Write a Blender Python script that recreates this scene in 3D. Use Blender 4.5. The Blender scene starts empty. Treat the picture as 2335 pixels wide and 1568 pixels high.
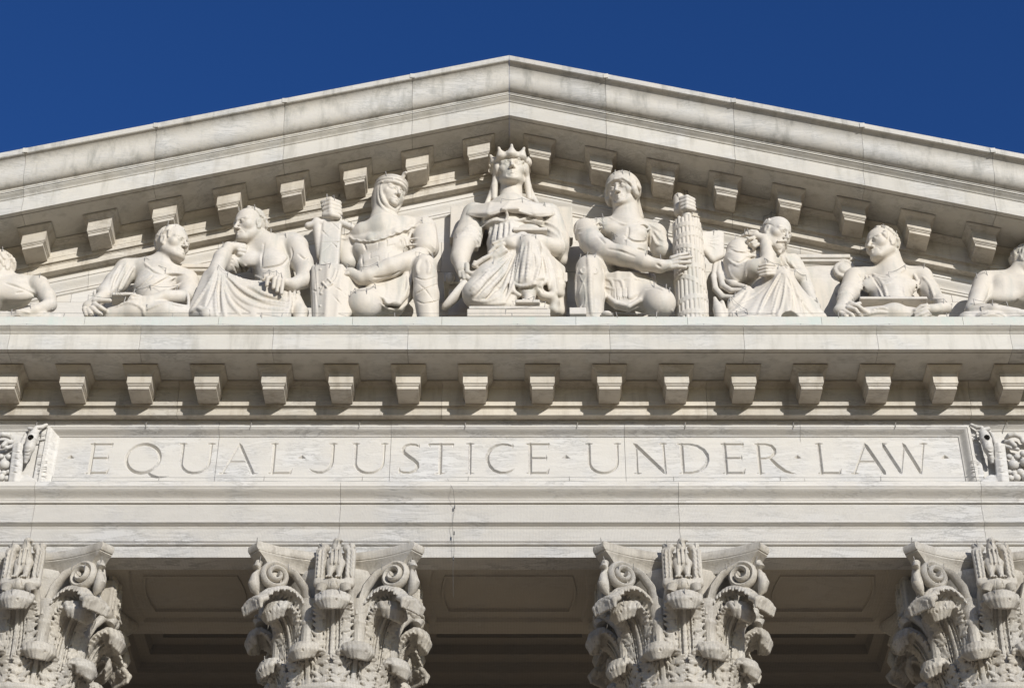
import bpy, math, random
import numpy as np
from mathutils import Vector, Matrix
R = math.radians
rnd = random.Random(7)
SC = bpy.context.scene
COL = SC.collection

# ---------------------------------------------------------------- camera
PITCH = R(38.0); FPX = 5600*math.tan(PITCH)          # focal length in pixels of a 2335 px wide picture
CA, SA = math.cos(PITCH), math.sin(PITCH)
CU, CV = 1167.5, 784.0
_b = (CV-1270)/FPX
CAMX, CAMY, CAMZ = 0.042, -(FPX/178.0)*(CA-_b*SA), 1.7
cd = bpy.data.cameras.new('camera'); cam = bpy.data.objects.new('camera', cd); COL.objects.link(cam)
cam.location = (CAMX, CAMY, CAMZ); cam.rotation_euler = (R(90)+PITCH, 0, 0)
cd.sensor_fit = 'HORIZONTAL'; cd.sensor_width = 36; cd.lens = 36*FPX/2335; cd.clip_start = .1; cd.clip_end = 5000
SC.camera = cam

# ---------------------------------------------------------------- sun and sky
SUN = Vector((.53, -1.0, .385)).normalized()            # towards the sun
EL = math.asin(SUN.z); AZ = math.atan2(SUN.x, SUN.y)
w = bpy.data.worlds.new('World'); SC.world = w; w.use_nodes = True
nt = w.node_tree; nt.nodes.clear()
sk = nt.nodes.new('ShaderNodeTexSky'); sk.sky_type = 'NISHITA'; sk.sun_disc = False
sk.sun_elevation = EL; sk.sun_rotation = AZ; sk.altitude = 0; sk.air_density = 1.0; sk.dust_density = 0.25; sk.ozone_density = 3.0
hs = nt.nodes.new('ShaderNodeHueSaturation'); hs.inputs['Hue'].default_value = .5195; hs.inputs['Saturation'].default_value = 1.28; hs.inputs['Value'].default_value = 1.02
bg = nt.nodes.new('ShaderNodeBackground'); bg.inputs['Strength'].default_value = .1
wo = nt.nodes.new('ShaderNodeOutputWorld')
nt.links.new(sk.outputs[0], hs.inputs['Color']); nt.links.new(hs.outputs[0], bg.inputs[0]); nt.links.new(bg.outputs[0], wo.inputs[0])
sl = bpy.data.lights.new('sun', 'SUN'); sl.energy = 4.4; sl.angle = R(.5); sl.color = (1, .97, .92)
so = bpy.data.objects.new('sun', sl); COL.objects.link(so); so.rotation_euler = SUN.to_track_quat('Z', 'Y').to_euler(); so.location = (30, -60, 60)
SC.view_settings.view_transform = 'Standard'; SC.view_settings.look = 'None'; SC.view_settings.exposure = 0; SC.view_settings.gamma = 1
SC.view_settings.use_curve_mapping = False
SC.cycles.max_bounces = 5; SC.cycles.diffuse_bounces = 3; SC.cycles.glossy_bounces = 1; SC.cycles.transmission_bounces = 1
SC.cycles.caustics_reflective = False; SC.cycles.caustics_refractive = False

# ---------------------------------------------------------------- measuring helpers (picture coordinates on a 2335 px wide print -> metres)
def ray(u, v):
    a = (u-CU)/FPX; b = (CV-v)/FPX
    return a, CA-b*SA, SA+b*CA
def atY(u, v, Y):
    a, dy, dz = ray(u, v); t = (Y-CAMY)/dy
    return CAMX+a*t, CAMZ+dz*t
def zv(v, Y): return atY(1160, v, Y)[1]
def xu(u, v, Y): return atY(u, v, Y)[0]

# ---------------------------------------------------------------- materials
def marble(name, base, vein=(.42, .40, .37), vamt=.35, vscale=1.0, stain=None, samt=0, rough=.55, bump=.25, jitter=.06, wear=None, wamt=0):
    m = bpy.data.materials.new(name); m.use_nodes = True
    t = m.node_tree; N = t.nodes; L = t.links; N.clear()
    out = N.new('ShaderNodeOutputMaterial'); bs = N.new('ShaderNodeBsdfPrincipled')
    L.new(bs.outputs[0], out.inputs[0]); bs.inputs['Roughness'].default_value = rough
    bs.inputs['Specular IOR Level'].default_value = .25
    geo = N.new('ShaderNodeNewGeometry'); oi = N.new('ShaderNodeObjectInfo')
    off = N.new('ShaderNodeVectorMath'); off.operation = 'MULTIPLY_ADD'
    cmb = N.new('ShaderNodeCombineXYZ')
    mm = N.new('ShaderNodeMath'); mm.operation = 'MULTIPLY'; mm.inputs[1].default_value = 37.0
    L.new(oi.outputs['Random'], mm.inputs[0])
    for i in range(3): L.new(mm.outputs[0], cmb.inputs[i])
    add = N.new('ShaderNodeVectorMath'); add.operation = 'ADD'
    L.new(geo.outputs['Position'], add.inputs[0]); L.new(cmb.outputs[0], add.inputs[1])
    N.remove(off)
    mp = N.new('ShaderNodeMapping'); mp.inputs['Rotation'].default_value = (.1, .38, .15); mp.inputs['Scale'].default_value = (.42*vscale, 1.2*vscale, 2.9*vscale)
    L.new(add.outputs[0], mp.inputs[0])
    def noise(vec, sc, det, rgh, dist):
        n = N.new('ShaderNodeTexNoise'); n.inputs['Scale'].default_value = sc; n.inputs['Detail'].default_value = det
        n.inputs['Roughness'].default_value = rgh; n.inputs['Distortion'].default_value = dist; L.new(vec, n.inputs['Vector']); return n.outputs[0]
    def ramp(src, a, b, ca=0., cb=1.):
        r = N.new('ShaderNodeMapRange'); r.inputs[1].default_value = a; r.inputs[2].default_value = b; r.inputs[3].default_value = ca; r.inputs[4].default_value = cb
        r.interpolation_type = 'SMOOTHSTEP'; L.new(src, r.inputs[0]); return r.outputs[0]
    def mix(fac, a, b):
        x = N.new('ShaderNodeMix'); x.data_type = 'RGBA'
        if hasattr(fac, 'links'): L.new(fac, x.inputs[0])
        else: x.inputs[0].default_value = fac
        for s, k in ((a, 6), (b, 7)):
            if hasattr(s, 'links'): L.new(s, x.inputs[k])
            else: x.inputs[k].default_value = (*s, 1)
        return x.outputs[2]
    def mul(a, k):
        x = N.new('ShaderNodeMath'); x.operation = 'MULTIPLY'; L.new(a, x.inputs[0])
        if hasattr(k, 'links'): L.new(k, x.inputs[1])
        else: x.inputs[1].default_value = k
        return x.outputs[0]
    n1 = noise(mp.outputs[0], 3.6, 5, .66, .5)                      # long soft veins
    ridge = N.new('ShaderNodeMath'); ridge.operation = 'ABSOLUTE'
    sub = N.new('ShaderNodeMath'); sub.operation = 'SUBTRACT'; sub.inputs[1].default_value = .5
    L.new(n1, sub.inputs[0]); L.new(sub.outputs[0], ridge.inputs[0])
    v1 = ramp(ridge.outputs[0], 0, .05, 1, 0)
    nb = noise(add.outputs[0], 1.3, 3, .55, 0)
    patch = ramp(nb, .25, .55)
    c = mix(mul(mul(v1, patch), vamt*.6), base, vein)
    c = mix(mul(ramp(n1, .47, .72), vamt*.42), c, vein)
    warm = (base[0]*1.0, base[1]*.965, base[2]*.90)
    c = mix(mul(ramp(nb, .68, .4), .7), c, warm)
    if stain:
        mps = N.new('ShaderNodeMapping'); mps.inputs['Scale'].default_value = (5.5, 5.5, .9); L.new(add.outputs[0], mps.inputs[0])
        st = ramp(noise(mps.outputs[0], 1.0, 4, .65, 0), .46, .75)
        c = mix(mul(st, samt), c, stain)
    if wear:
        wr = ramp(noise(add.outputs[0], 9.0, 4, .7, 0), .52, .72)
        c = mix(mul(wr, wamt), c, wear)
    # each block of stone a shade of its own
    jr = N.new('ShaderNodeMapRange'); jr.inputs[3].default_value = 1-jitter; jr.inputs[4].default_value = 1+jitter*.6; L.new(oi.outputs['Random'], jr.inputs[0])
    vm = N.new('ShaderNodeVectorMath'); vm.operation = 'SCALE'; L.new(c, vm.inputs[0]); L.new(jr.outputs[0], vm.inputs['Scale'])
    L.new(vm.outputs[0], bs.inputs['Base Color'])
    bp = N.new('ShaderNodeBump'); bp.inputs['Strength'].default_value = bump; bp.inputs['Distance'].default_value = .01
    L.new(noise(add.outputs[0], 28, 2, .7, 0), bp.inputs['Height']); L.new(bp.outputs[0], bs.inputs['Normal'])
    return m
def plain(name, col, rough=.5, metal=0):
    m = bpy.data.materials.new(name); m.use_nodes = True; b = m.node_tree.nodes['Principled BSDF']
    n = m.node_tree.nodes.new('ShaderNodeTexNoise'); n.inputs['Scale'].default_value = 30
    r = m.node_tree.nodes.new('ShaderNodeMix'); r.data_type = 'RGBA'; r.inputs[6].default_value = (*[x*.75 for x in col], 1); r.inputs[7].default_value = (*col, 1)
    m.node_tree.links.new(n.outputs[0], r.inputs[0]); m.node_tree.links.new(r.outputs[2], b.inputs['Base Color'])
    b.inputs['Roughness'].default_value = rough; b.inputs['Metallic'].default_value = metal; return m
M_ENT = marble('entablature_marble', (.595, .58, .55), vein=(.32, .31, .29), vamt=1.3, vscale=1.1, jitter=.07)
M_FRZ = marble('inscription_marble', (.60, .588, .565), vein=(.35, .34, .325), vamt=1.3, vscale=1.3, jitter=.05)
M_COR = marble('cornice_marble', (.575, .56, .52), vein=(.32, .315, .29), vamt=.95, vscale=1.2, stain=(.33, .31, .26), samt=.5, jitter=.08)
M_LED = marble('ledge_marble', (0.576, 0.581, 0.540), vein=(.40, .42, .38), vamt=.45, stain=(.46, .56, .50), samt=.55)
M_SIM = marble('gutter_marble', (.55, .535, .50), vein=(.28, .28, .26), vamt=.9, vscale=1.4, stain=(.25, .245, .215), samt=.7, wear=(.36, .345, .31), wamt=.25)
M_BED = marble('bracket_marble', (.56, .525, .465), vein=(.26, .23, .19), vamt=.85, vscale=1.5, stain=(.27, .225, .165), samt=.55, jitter=.14)
M_TYM = marble('tympanum_marble', (0.640, 0.613, 0.567), vein=(.42, .40, .37), vamt=.4)
M_STA = marble('statue_marble', (.625, .585, .525), vein=(.40, .39, .365), vamt=.5, vscale=1.6, stain=(.36, .375, .335), samt=.5, jitter=.04, wear=(.46, .42, .36), wamt=.3, bump=.2)
M_CAP = marble('capital_marble', (.57, .54, .485), vein=(.30, .275, .24), vamt=.4, stain=(.20, .17, .13), samt=.5, wear=(.25, .215, .17), wamt=.45, bump=.5)
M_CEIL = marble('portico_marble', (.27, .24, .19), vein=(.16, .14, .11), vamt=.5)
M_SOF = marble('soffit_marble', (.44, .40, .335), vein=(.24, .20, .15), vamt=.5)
M_PLZ = marble('plaza_marble', (.32, .25, .17), vein=(.36, .34, .31), vamt=.4, bump=.1)
M_PIN = plain('pin_steel', (.36, .34, .31), .5, .1)
M_WIRE = plain('wire_steel', (.10, .10, .10), .6, 0)
M_NET = plain('net_cord', (.025, .025, .025), .8, 0)

# ---------------------------------------------------------------- mesh helpers
def me_from(name, verts, faces, mat, smooth=False, angle=None):
    me = bpy.data.meshes.new(name)
    me.from_pydata([tuple(map(float, v)) for v in verts], [], faces); me.update()
    me.materials.append(mat)
    if smooth:
        me.shade_smooth()
        if angle: me.set_sharp_from_angle(angle=R(angle))
    return me
def fast_mesh(name, V, Q, mat):
    me = bpy.data.meshes.new(name); n = len(V); f = len(Q)
    me.vertices.add(n); me.vertices.foreach_set('co', np.ascontiguousarray(V, np.float32).ravel())
    k = Q.shape[1]
    me.loops.add(f*k); me.loops.foreach_set('vertex_index', np.ascontiguousarray(Q, np.int32).ravel())
    me.polygons.add(f); me.polygons.foreach_set('loop_start', np.arange(0, f*k, k, dtype=np.int32))
    me.update(calc_edges=True); me.validate(); me.materials.append(mat); me.shade_smooth(); return me
def link(name, me, parent=None, loc=None, kind=None, label=None):
    o = bpy.data.objects.new(name, me); COL.objects.link(o); o.parent = parent
    if loc is not None: o.location = loc
    if kind: o['kind'] = kind
    if label: o['label'] = label
    return o
def thing(name, loc, label, cat, group=None):
    o = bpy.data.objects.new(name, None); COL.objects.link(o); o.location = loc; o.empty_display_size = .3
    o['label'] = label; o['category'] = cat
    if group: o['group'] = group
    return o
def seg(p, q): return [p, q]
def cyma_rev(p0, p1, n=8):     # ends upright, middle flat
    return [(p0[0]+(p1[0]-p0[0])*(t*t*(3-2*t)), p0[1]+(p1[1]-p0[1])*t) for t in [i/n for i in range(n+1)]]
def cyma_rec(p0, p1, n=10):    # ends flat, middle upright: a hollow above a swelling
    a, b = (p1[0]-p0[0])/2, (p1[1]-p0[1])/2; q = [math.pi/2*i/n for i in range(n+1)]
    return [(p0[0]+a*math.sin(t), p0[1]+b*(1-math.cos(t))) for t in q]+[(p0[0]+a+a*(1-math.cos(t)), p0[1]+b+b*math.sin(t)) for t in q[1:]]
def bead(y, z0, z1, out, n=6):
    r = (z1-z0)/2
    return [(y-out*math.sin(math.pi*i/n), z0+(z1-z0)*(1-math.cos(math.pi*i/n))/2) for i in range(n+1)]
def extrude(name, prof, x0, x1, mat, parent, slope=0, nx=1, dz=0, g=.0022):
    """a stone block: front profile (Y,Z) run along X from x0 to x1, plumb ends, optional rake"""
    x0 += g; x1 -= g
    xs = [x0+(x1-x0)*i/nx for i in range(nx+1)]
    n = len(prof); V = []; F = []
    for x in xs:
        for (y, z) in prof: V.append((x, y, z+dz-slope*abs(x)))
    for k in range(nx):
        for i in range(n):
            j = (i+1) % n; F.append((k*n+i, (k+1)*n+i, (k+1)*n+j, k*n+j))
    F.append(tuple(range(n))[::1]); F.append(tuple(nx*n+i for i in reversed(range(n))))
    me = me_from(name, V, F, mat, True, 28)
    return link(name, me, parent)
def box_me(name, x0, x1, y0, y1, z0, z1, mat):
    V = [(x, y, z) for z in (z0, z1) for y in (y0, y1) for x in (x0, x1)]
    return me_from(name, V, [(0, 2, 3, 1), (4, 5, 7, 6), (0, 1, 5, 4), (2, 6, 7, 3), (0, 4, 6, 2), (1, 3, 7, 5)], mat)
def tube_me(name, pts, rad, mat, seg=6):
    V = []; F = []; n = len(pts)
    P = [Vector(p) for p in pts]; up = Vector((0.13, .31, .94)).normalized()
    for i, p in enumerate(P):
        t = (P[min(i+1, n-1)]-P[max(i-1, 0)]).normalized()
        a = t.cross(up)
        if a.length < 1e-3: a = t.cross(Vector((1, 0, 0)))
        a.normalize(); b = t.cross(a); r = rad[i] if hasattr(rad, '__len__') else rad
        for k in range(seg):
            q = 2*math.pi*k/seg; V.append(p+a*(math.cos(q)*r)+b*(math.sin(q)*r))
    for i in range(n-1):
        for k in range(seg):
            F.append((i*seg+k, i*seg+(k+1) % seg, (i+1)*seg+(k+1) % seg, (i+1)*seg+k))
    F.append(tuple(reversed(range(seg)))); F.append(tuple((n-1)*seg+k for k in range(seg)))
    return me_from(name, V, F, mat, True, 50)

# ---------------------------------------------------------------- ground
pz = link('plaza', me_from('plaza', [(-1500, -1500, 0), (1500, -1500, 0), (1500, 1500, 0), (-1500, 1500, 0)], [(0, 1, 2, 3)], M_PLZ)); pz['kind'] = 'structure'

# ---------------------------------------------------------------- the temple front
BLD = thing('temple_front', (0, 0, 0), 'white marble temple front with pediment, carved inscription and bracketed cornice', 'building')
Z0 = zv(1270, 0)
XE = 9.6                                   # half length built
def cuts(js): return sorted(js)
def runs(js): return list(zip(js[:-1], js[1:]))

# architrave: three fasciae and a crown, blocks meeting over the columns
COLX = [-6.115, -2.185, 2.185, 6.115]
ar = [(.30, Z0), (0, Z0), (0, zv(1246, 0))]
ar += bead(0, zv(1245, 0), zv(1234, -.03), .035)
ar += [(-.03, zv(1233.5, -.03)), (-.03, zv(1205, -.03)), (-.036, zv(1204, -.03)), (-.036, zv(1202, -.03))]
ar += cyma_rev((-.036, zv(1201.5, -.036)), (-.085, zv(1191, -.085)))
ar += [(-.095, zv(1190.5, -.09)), (-.095, zv(1188.5, -.09)), (-.07, zv(1188.5, -.09)+.002), (-.07, zv(1149, -.07)), (-.10, zv(1149, -.07)+.004), (-.105, zv(1141.5, -.1)), (-.112, zv(1141, -.1))]
ar += cyma_rev((-.112, zv(1140, -.11)), (-.225, zv(1110, -.22)), 12)
ar += [(-.235, zv(1108.6, -.23)), (-.235, zv(1097, -.235)), (.30, zv(1097, -.235))]
ZA = ar[-1][1]
for a, b in runs([-XE, -6.17, -2.19, 2.21, 6.15, XE]): extrude('architrave_block', ar, a, b, M_ENT, BLD)
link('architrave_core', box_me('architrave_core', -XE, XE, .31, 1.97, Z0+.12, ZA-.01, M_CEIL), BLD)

# frieze wall behind the inscription, with its top moulding
zf0, zf1 = ZA-.05, zv(957.9, -.10)
fr = [(.30, zf0), (0, zf0), (0, zv(984, 0))]
fr += cyma_rev((-.012, zv(983.5, 0)), (-.085, zv(962.5, -.085)))
fr += [(-.10, zv(962, -.1)), (-.10, zf1+.002), (.30, zf1+.002)]
fin = [(.30, zf0), (.11, zf0), (.11, zv(984, 0))] + fr[3:]
for a, b in runs([-XE, -8.1, -6.1, -3.89, -1.58, 1.55, 3.91, 6.1, 8.1, XE]): extrude('frieze_block', fin if abs(a+b) < 11 else fr, a, b, M_FRZ, BLD)

# bed mould course carrying the brackets
YF = -.2126; YB = -.2626; YC = -.3526
ZS = 17.2528; ZCB = zv(885.6, YB)
bm = [(.30, zf1+.006), (-.098, zf1+.006), (YF, zf1+.006), (YF, zv(932.4, YF)), (YF-.012, zv(931.6, YF)), (YF-.012, zv(929.5, YF)), (YF-.03, zv(926.5, YF-.03)), (YF-.03, zv(925.5, YF-.03)), (YB, zv(924.3, YB)), (YB, zv(915, YB)), (YB-.006, zv(914.5, YB)), (YB-.006, zv(913.2, YB)), (YB, zv(913, YB)), (YB, ZCB-.004)]
bm += [(YB-.008, ZCB-.002)] + cyma_rev((YB-.012, ZCB+.004), (YC, ZS-.012)) + [(YC, ZS-.011), (YC+.02, ZS-.0105), (YC+.02, ZS-.001), (.30, ZS-.001)]
for a, b in runs([-XE, -7.5, -4.45, -.9, 2.66, 6.2, XE]): extrude('bed_mould_block', bm, a, b, M_BED, BLD)

# corona course
YK = -1.0305
def crown(zs, k=1.0):
    z = lambda v, y: zs+(zv(v, y)-ZS)*k
    c = [(.30, zs), (YK+.085, zs), (YK+.08, zs+.012), (YK+.068, zs+.012), (YK+.063, zs), (YK, zs), (YK, z(761.4, YK)), (YK-.012, z(760.6, YK)), (YK-.012, z(759, YK))]
    c += cyma_rev((YK-.014, z(758.6, YK-.014)), (YK-.075, z(743.2, YK-.075)))
    c += [(YK-.085, z(742.6, YK-.085)), (YK-.085, z(740.6, YK-.085))]
    return c
co = crown(ZS) ; ZK = co[-1][1]
co += [(.30, ZK+.005)]
for a, b in runs([-XE, -8.4, -6.63, -4.89, -3.13, -1.34, 1.34, 3.12, 4.89, 6.66, 8.4, XE]): extrude('cornice_block', co, a, b, M_COR, BLD)
# blocking course the statues stand behind
YL = -.93; ZL = zv(720.7, YL)
for a, b in runs([-XE, -7.6, -5.7, -3.9, -2.1, -.9, .9, 2.4, 4.2, 6.1, 7.8, XE]):
    extrude('ledge_block', [(.2, ZK+.008), (YL-.004, ZK+.008), (YL, ZL-.012), (YL+.012, ZL), (.2, ZL)], a, b, M_LED, BLD)

# brackets (modillions) under the level and the raking cornice
def modillion(shear):
    hw = [(.1395, -.60, zv(886.6, -.6)), (.1395, -.60, zv(880, -.6)), (.149, -.612, zv(879, -.61)), (.149, -.612, zv(876, -.61)), (.157, -.622, zv(875.4, -.62)), (.157, -.622, zv(873.4, -.62)),
          (.1635, -.6311, zv(872.6, -.63)), (.1635, -.6311, ZCB-.02), (.171, -.640, ZCB-.016), (.171, -.640, ZCB-.004)]
    for (y, z) in cyma_rev((.178, ZCB), (.236, ZS-.014), 6): hw.append((y, -.6311-(y-.1635)*1.22, z))
    hw.append((.236, -.7196, ZS-.012)); hw.append((.218, -.700, ZS-.0115)); hw.append((.218, -.700, ZS+.002))
    V = []; F = []
    for (h, yf, z) in hw:
        for x, y in ((-h, -.24), (-h, yf), (h, yf), (h, -.24)): V.append((x, y, z-ZS-shear*x))
    for i in range(len(hw)-1):
        for k in range(3): F.append((i*4+k, i*4+k+1, i*4+5+k, i*4+4+k))
    F.append((0, 3, 2, 1)); n = (len(hw)-1)*4; F.append((n, n+1, n+2, n+3))
    me = me_from('modillion', V, F, M_BED, True, 28)
    return me
MX = [(.447+.8945*i) for i in range(11)]
m0 = modillion(0)
for x in MX:
    for s in (-1, 1): link('modillion', m0, BLD, (s*x, 0, ZS))

# raking cornice
SL = .2758; ZR = zv(262.5, YK); KR = 1.037
rb = [(y, ZR+(z-ZS)*KR) for (y, z) in bm]
# under the rake: a taller moulding against the tympanum
zt = rb[0][1]
rb2 = [(.30, zt), (.30, zt-.30), (.02, zt-.30), (.0, zt-.285), (.0, zt-.255), (-.012, zt-.25)] + cyma_rev((-.014, zt-.245), (-.075, zt-.10)) + [(-.088, zt-.095), (-.088, zt-.03), (-.098, zt-.025), (-.098, zt)]
rake_x = [0, 1.41, 3.24, 5.04, 6.83, 8.4, XE]
for s in (-1, 1):
    for a, b in runs(rake_x):
        a2, b2 = (a, b) if s > 0 else (-b, -a)
        extrude('raking_bed_block', rb, a2, b2, M_BED, BLD, SL)
    for a, b in runs([0, 2.4, 4.2, 6.0, 7.9, XE]):
        a2, b2 = (a, b) if s > 0 else (-b, -a)
        extrude('raking_moulding_block', rb2, a2, b2, M_TYM, BLD, SL)
rc = crown(ZR, KR); zk = rc[-1][1]
rc = rc + [(.30, zk)]
YS0 = YK-.085; YS1 = YS0-.27
si = [(.30, zk+.003), (YS0+.01, zk+.003), (YS0-.004, zv(212, YS0)), (YS0-.004, zv(210.3, YS0))]
si += cyma_rec((YS0-.012, zv(209.5, YS0)), (YS1+.012, zv(137, YS1)), 16)
si += [(YS1, zv(136, YS1)), (YS1, zv(126.4, YS1)), (YS1+.06, zv(126.4, YS1)+.012), (.30, zv(126.4, YS1)+.02)]
for s in (-1, 1):
    for a, b in runs(rake_x):
        a2, b2 = (a, b) if s > 0 else (-b, -a)
        extrude('raking_cornice_block', rc, a2, b2, M_COR, BLD, SL)
        extrude('gutter_block', si, a2, b2, M_SIM, BLD, SL)
mr, ml = modillion(SL), modillion(-SL)
for x in MX:
    link('raking_modillion', mr, BLD, (x, 0, ZR-SL*x)); link('raking_modillion', ml, BLD, (-x, 0, ZR-SL*x))
# small lifting plugs at the gutter joints
pl = box_me('joint_plug', -.035, .035, -.012, .02, -.045, .035, M_COR)
for x in rake_x[1:-1]:
    for s in (-1, 1): link('joint_plug', pl, BLD, (s*x, YS1-.0, zv(131, YS1)-SL*x))
# tympanum wall of stone blocks
def tymp():
    h = .56; z = ZL-.1; row = 0
    while z < zt-.2:
        z1 = min(z+h, zt-.02)
        xm = min(XE, (zt-.1-z)/SL)
        offs = .45 if row % 2 else 0
        xs = [-xm]
        x = math.floor((-xm)/1.55)*1.55+offs
        while x < xm-.15:
            if x > -xm+.15: xs.append(x+rnd.uniform(-.12, .12))
            x += 1.55
        xs.append(xm)
        for a, b in zip(xs[:-1], xs[1:]):
            dy = rnd.uniform(0, .006)
            g = .0025
            # tops clipped under the raking moulding
            def zt_(x): return min(z1, zt-.12-SL*abs(x))
            P = [(a+g, z+g), (b-g, z+g)]
            tb, ta = zt_(b-g), zt_(a+g)
            if tb > z+.02: P.append((b-g, tb-g))
            if a < 0 < b and zt-.12 < z1: P.append((0, zt-.12-g))
            xc = (zt-.12-z1)/SL
            for q in (xc, -xc):
                if a+g < q < b-g: P.append((q, z1-g))
            if ta > z+.02: P.append((a+g, ta-g))
            head = P[:2]; tail = sorted(P[2:], key=lambda p: -p[0]); P = head+tail
            if len(P) < 3: continue
            n = len(P); V = [(x, .02+dy, zz) for x, zz in P]+[(x, .24, zz) for x, zz in P]
            F = [tuple(range(n)), tuple(reversed(range(n, 2*n)))]+[(i, n+i, n+(i+1) % n, (i+1) % n) for i in range(n)]
            link('tympanum_block', me_from('tympanum_block', V, F, M_TYM), BLD)
        z = z1; row += 1
tymp()
link('tympanum_core', me_from('tympanum_core', [(-XE, .22, ZL-.2), (XE, .22, ZL-.2), (XE, .22, zt-SL*XE), (0, .22, zt), (-XE, .22, zt-SL*XE),
     (-XE, .30, ZL-.2), (XE, .30, ZL-.2), (XE, .30, zt-SL*XE), (0, .30, zt), (-XE, .30, zt-SL*XE)], [(0, 1, 2, 3, 4), (9, 8, 7, 6, 5), (0, 5, 6, 1), (1, 6, 7, 2), (2, 7, 8, 3), (3, 8, 9, 4), (4, 9, 5, 0)], M_TYM), BLD)
# roof slopes behind the gutter
zr = zv(126.4, YS1)
for s in (-1, 1):
    V = [(0, .31, zr), (0, 12, zr), (s*XE, 12, zr-SL*XE), (s*XE, .31, zr-SL*XE)]; V += [(x, y, z-.3) for x, y, z in V]
    link('roof_slope', me_from('roof_slope', V, [(0, 1, 2, 3), (7, 6, 5, 4), (0, 4, 5, 1), (1, 5, 6, 2), (2, 6, 7, 3), (3, 7, 4, 0)], M_COR), BLD)
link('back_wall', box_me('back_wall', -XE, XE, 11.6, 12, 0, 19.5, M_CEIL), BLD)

# ---------------------------------------------------------------- inscription panel with cut letters
YP = .03; PX = 6.022; PXO = 6.184
zpt = zv(998, YP)
zpb = ZA-.02
INS = link('inscription_panel', None, BLD)
INS.empty_display_size = .2
# frame: flat lip and cyma, mitred at the top corners
YLIP = -.085
fpro = [(0, YLIP), (.036, YLIP), (.040, YLIP+.008)] + [(t, y) for (y, t) in cyma_rev((YLIP+.010, .042), (YP-.012, PXO-PX-.015), 10)] + [(PXO-PX-.014, YP-.002), (PXO-PX, YP+.004)]
ztop = zv(969.4, YLIP); kz = (ztop-zpt)/(PXO-PX)
def frame_piece(path, name):
    # path: list of (x,z,nx,nz) outer points with inward unit scale
    V = []; F = []; n = len(fpro)+1
    for (x, z, nx, nz) in path:
        V.append((x, .05, z))
        for (t, y) in fpro: V.append((x+nx*t, y, z+nz*t))
    for k in range(len(path)-1):
        for i in range(n-1): F.append((k*n+i, (k+1)*n+i, (k+1)*n+i+1, k*n+i+1))
    return link(name, me_from(name, V, F, M_FRZ, True, 30), INS)
frame_piece([(-PXO, zpb, 1, 0), (-PXO, ztop, 1, -kz)], 'panel_frame')
frame_piece([(PXO, ztop, -1, -kz), (PXO, zpb, -1, 0)], 'panel_frame')
fx = [-PXO, -3.89, -1.58, 1.55, 3.91, PXO]
for i in range(5):
    a, b = fx[i], fx[i+1]
    frame_piece([(a+(0 if i == 0 else .002), ztop, 1 if i == 0 else 0, -kz), (b-(0 if i == 4 else .002), ztop, -1 if i == 4 else 0, -kz)], 'panel_frame')
HL = zv(1010, YP)-zv(1080, YP); ZB = zv(1080, YP)
def arc(cx, cz, rx, rz, a0, a1, n, r0, r1=None):
    r1 = r0 if r1 is None else r1
    return [(cx+rx*math.cos(R(a0+(a1-a0)*i/n)), cz+rz*math.sin(R(a0+(a1-a0)*i/n)), r0+(r1-r0)*i/n) for i in range(n+1)]
def sf(x, z, w=.1): return [(x-w, z, .012), (x, z, .026), (x+w, z, .012)]
top, bot = .982, .016
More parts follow.
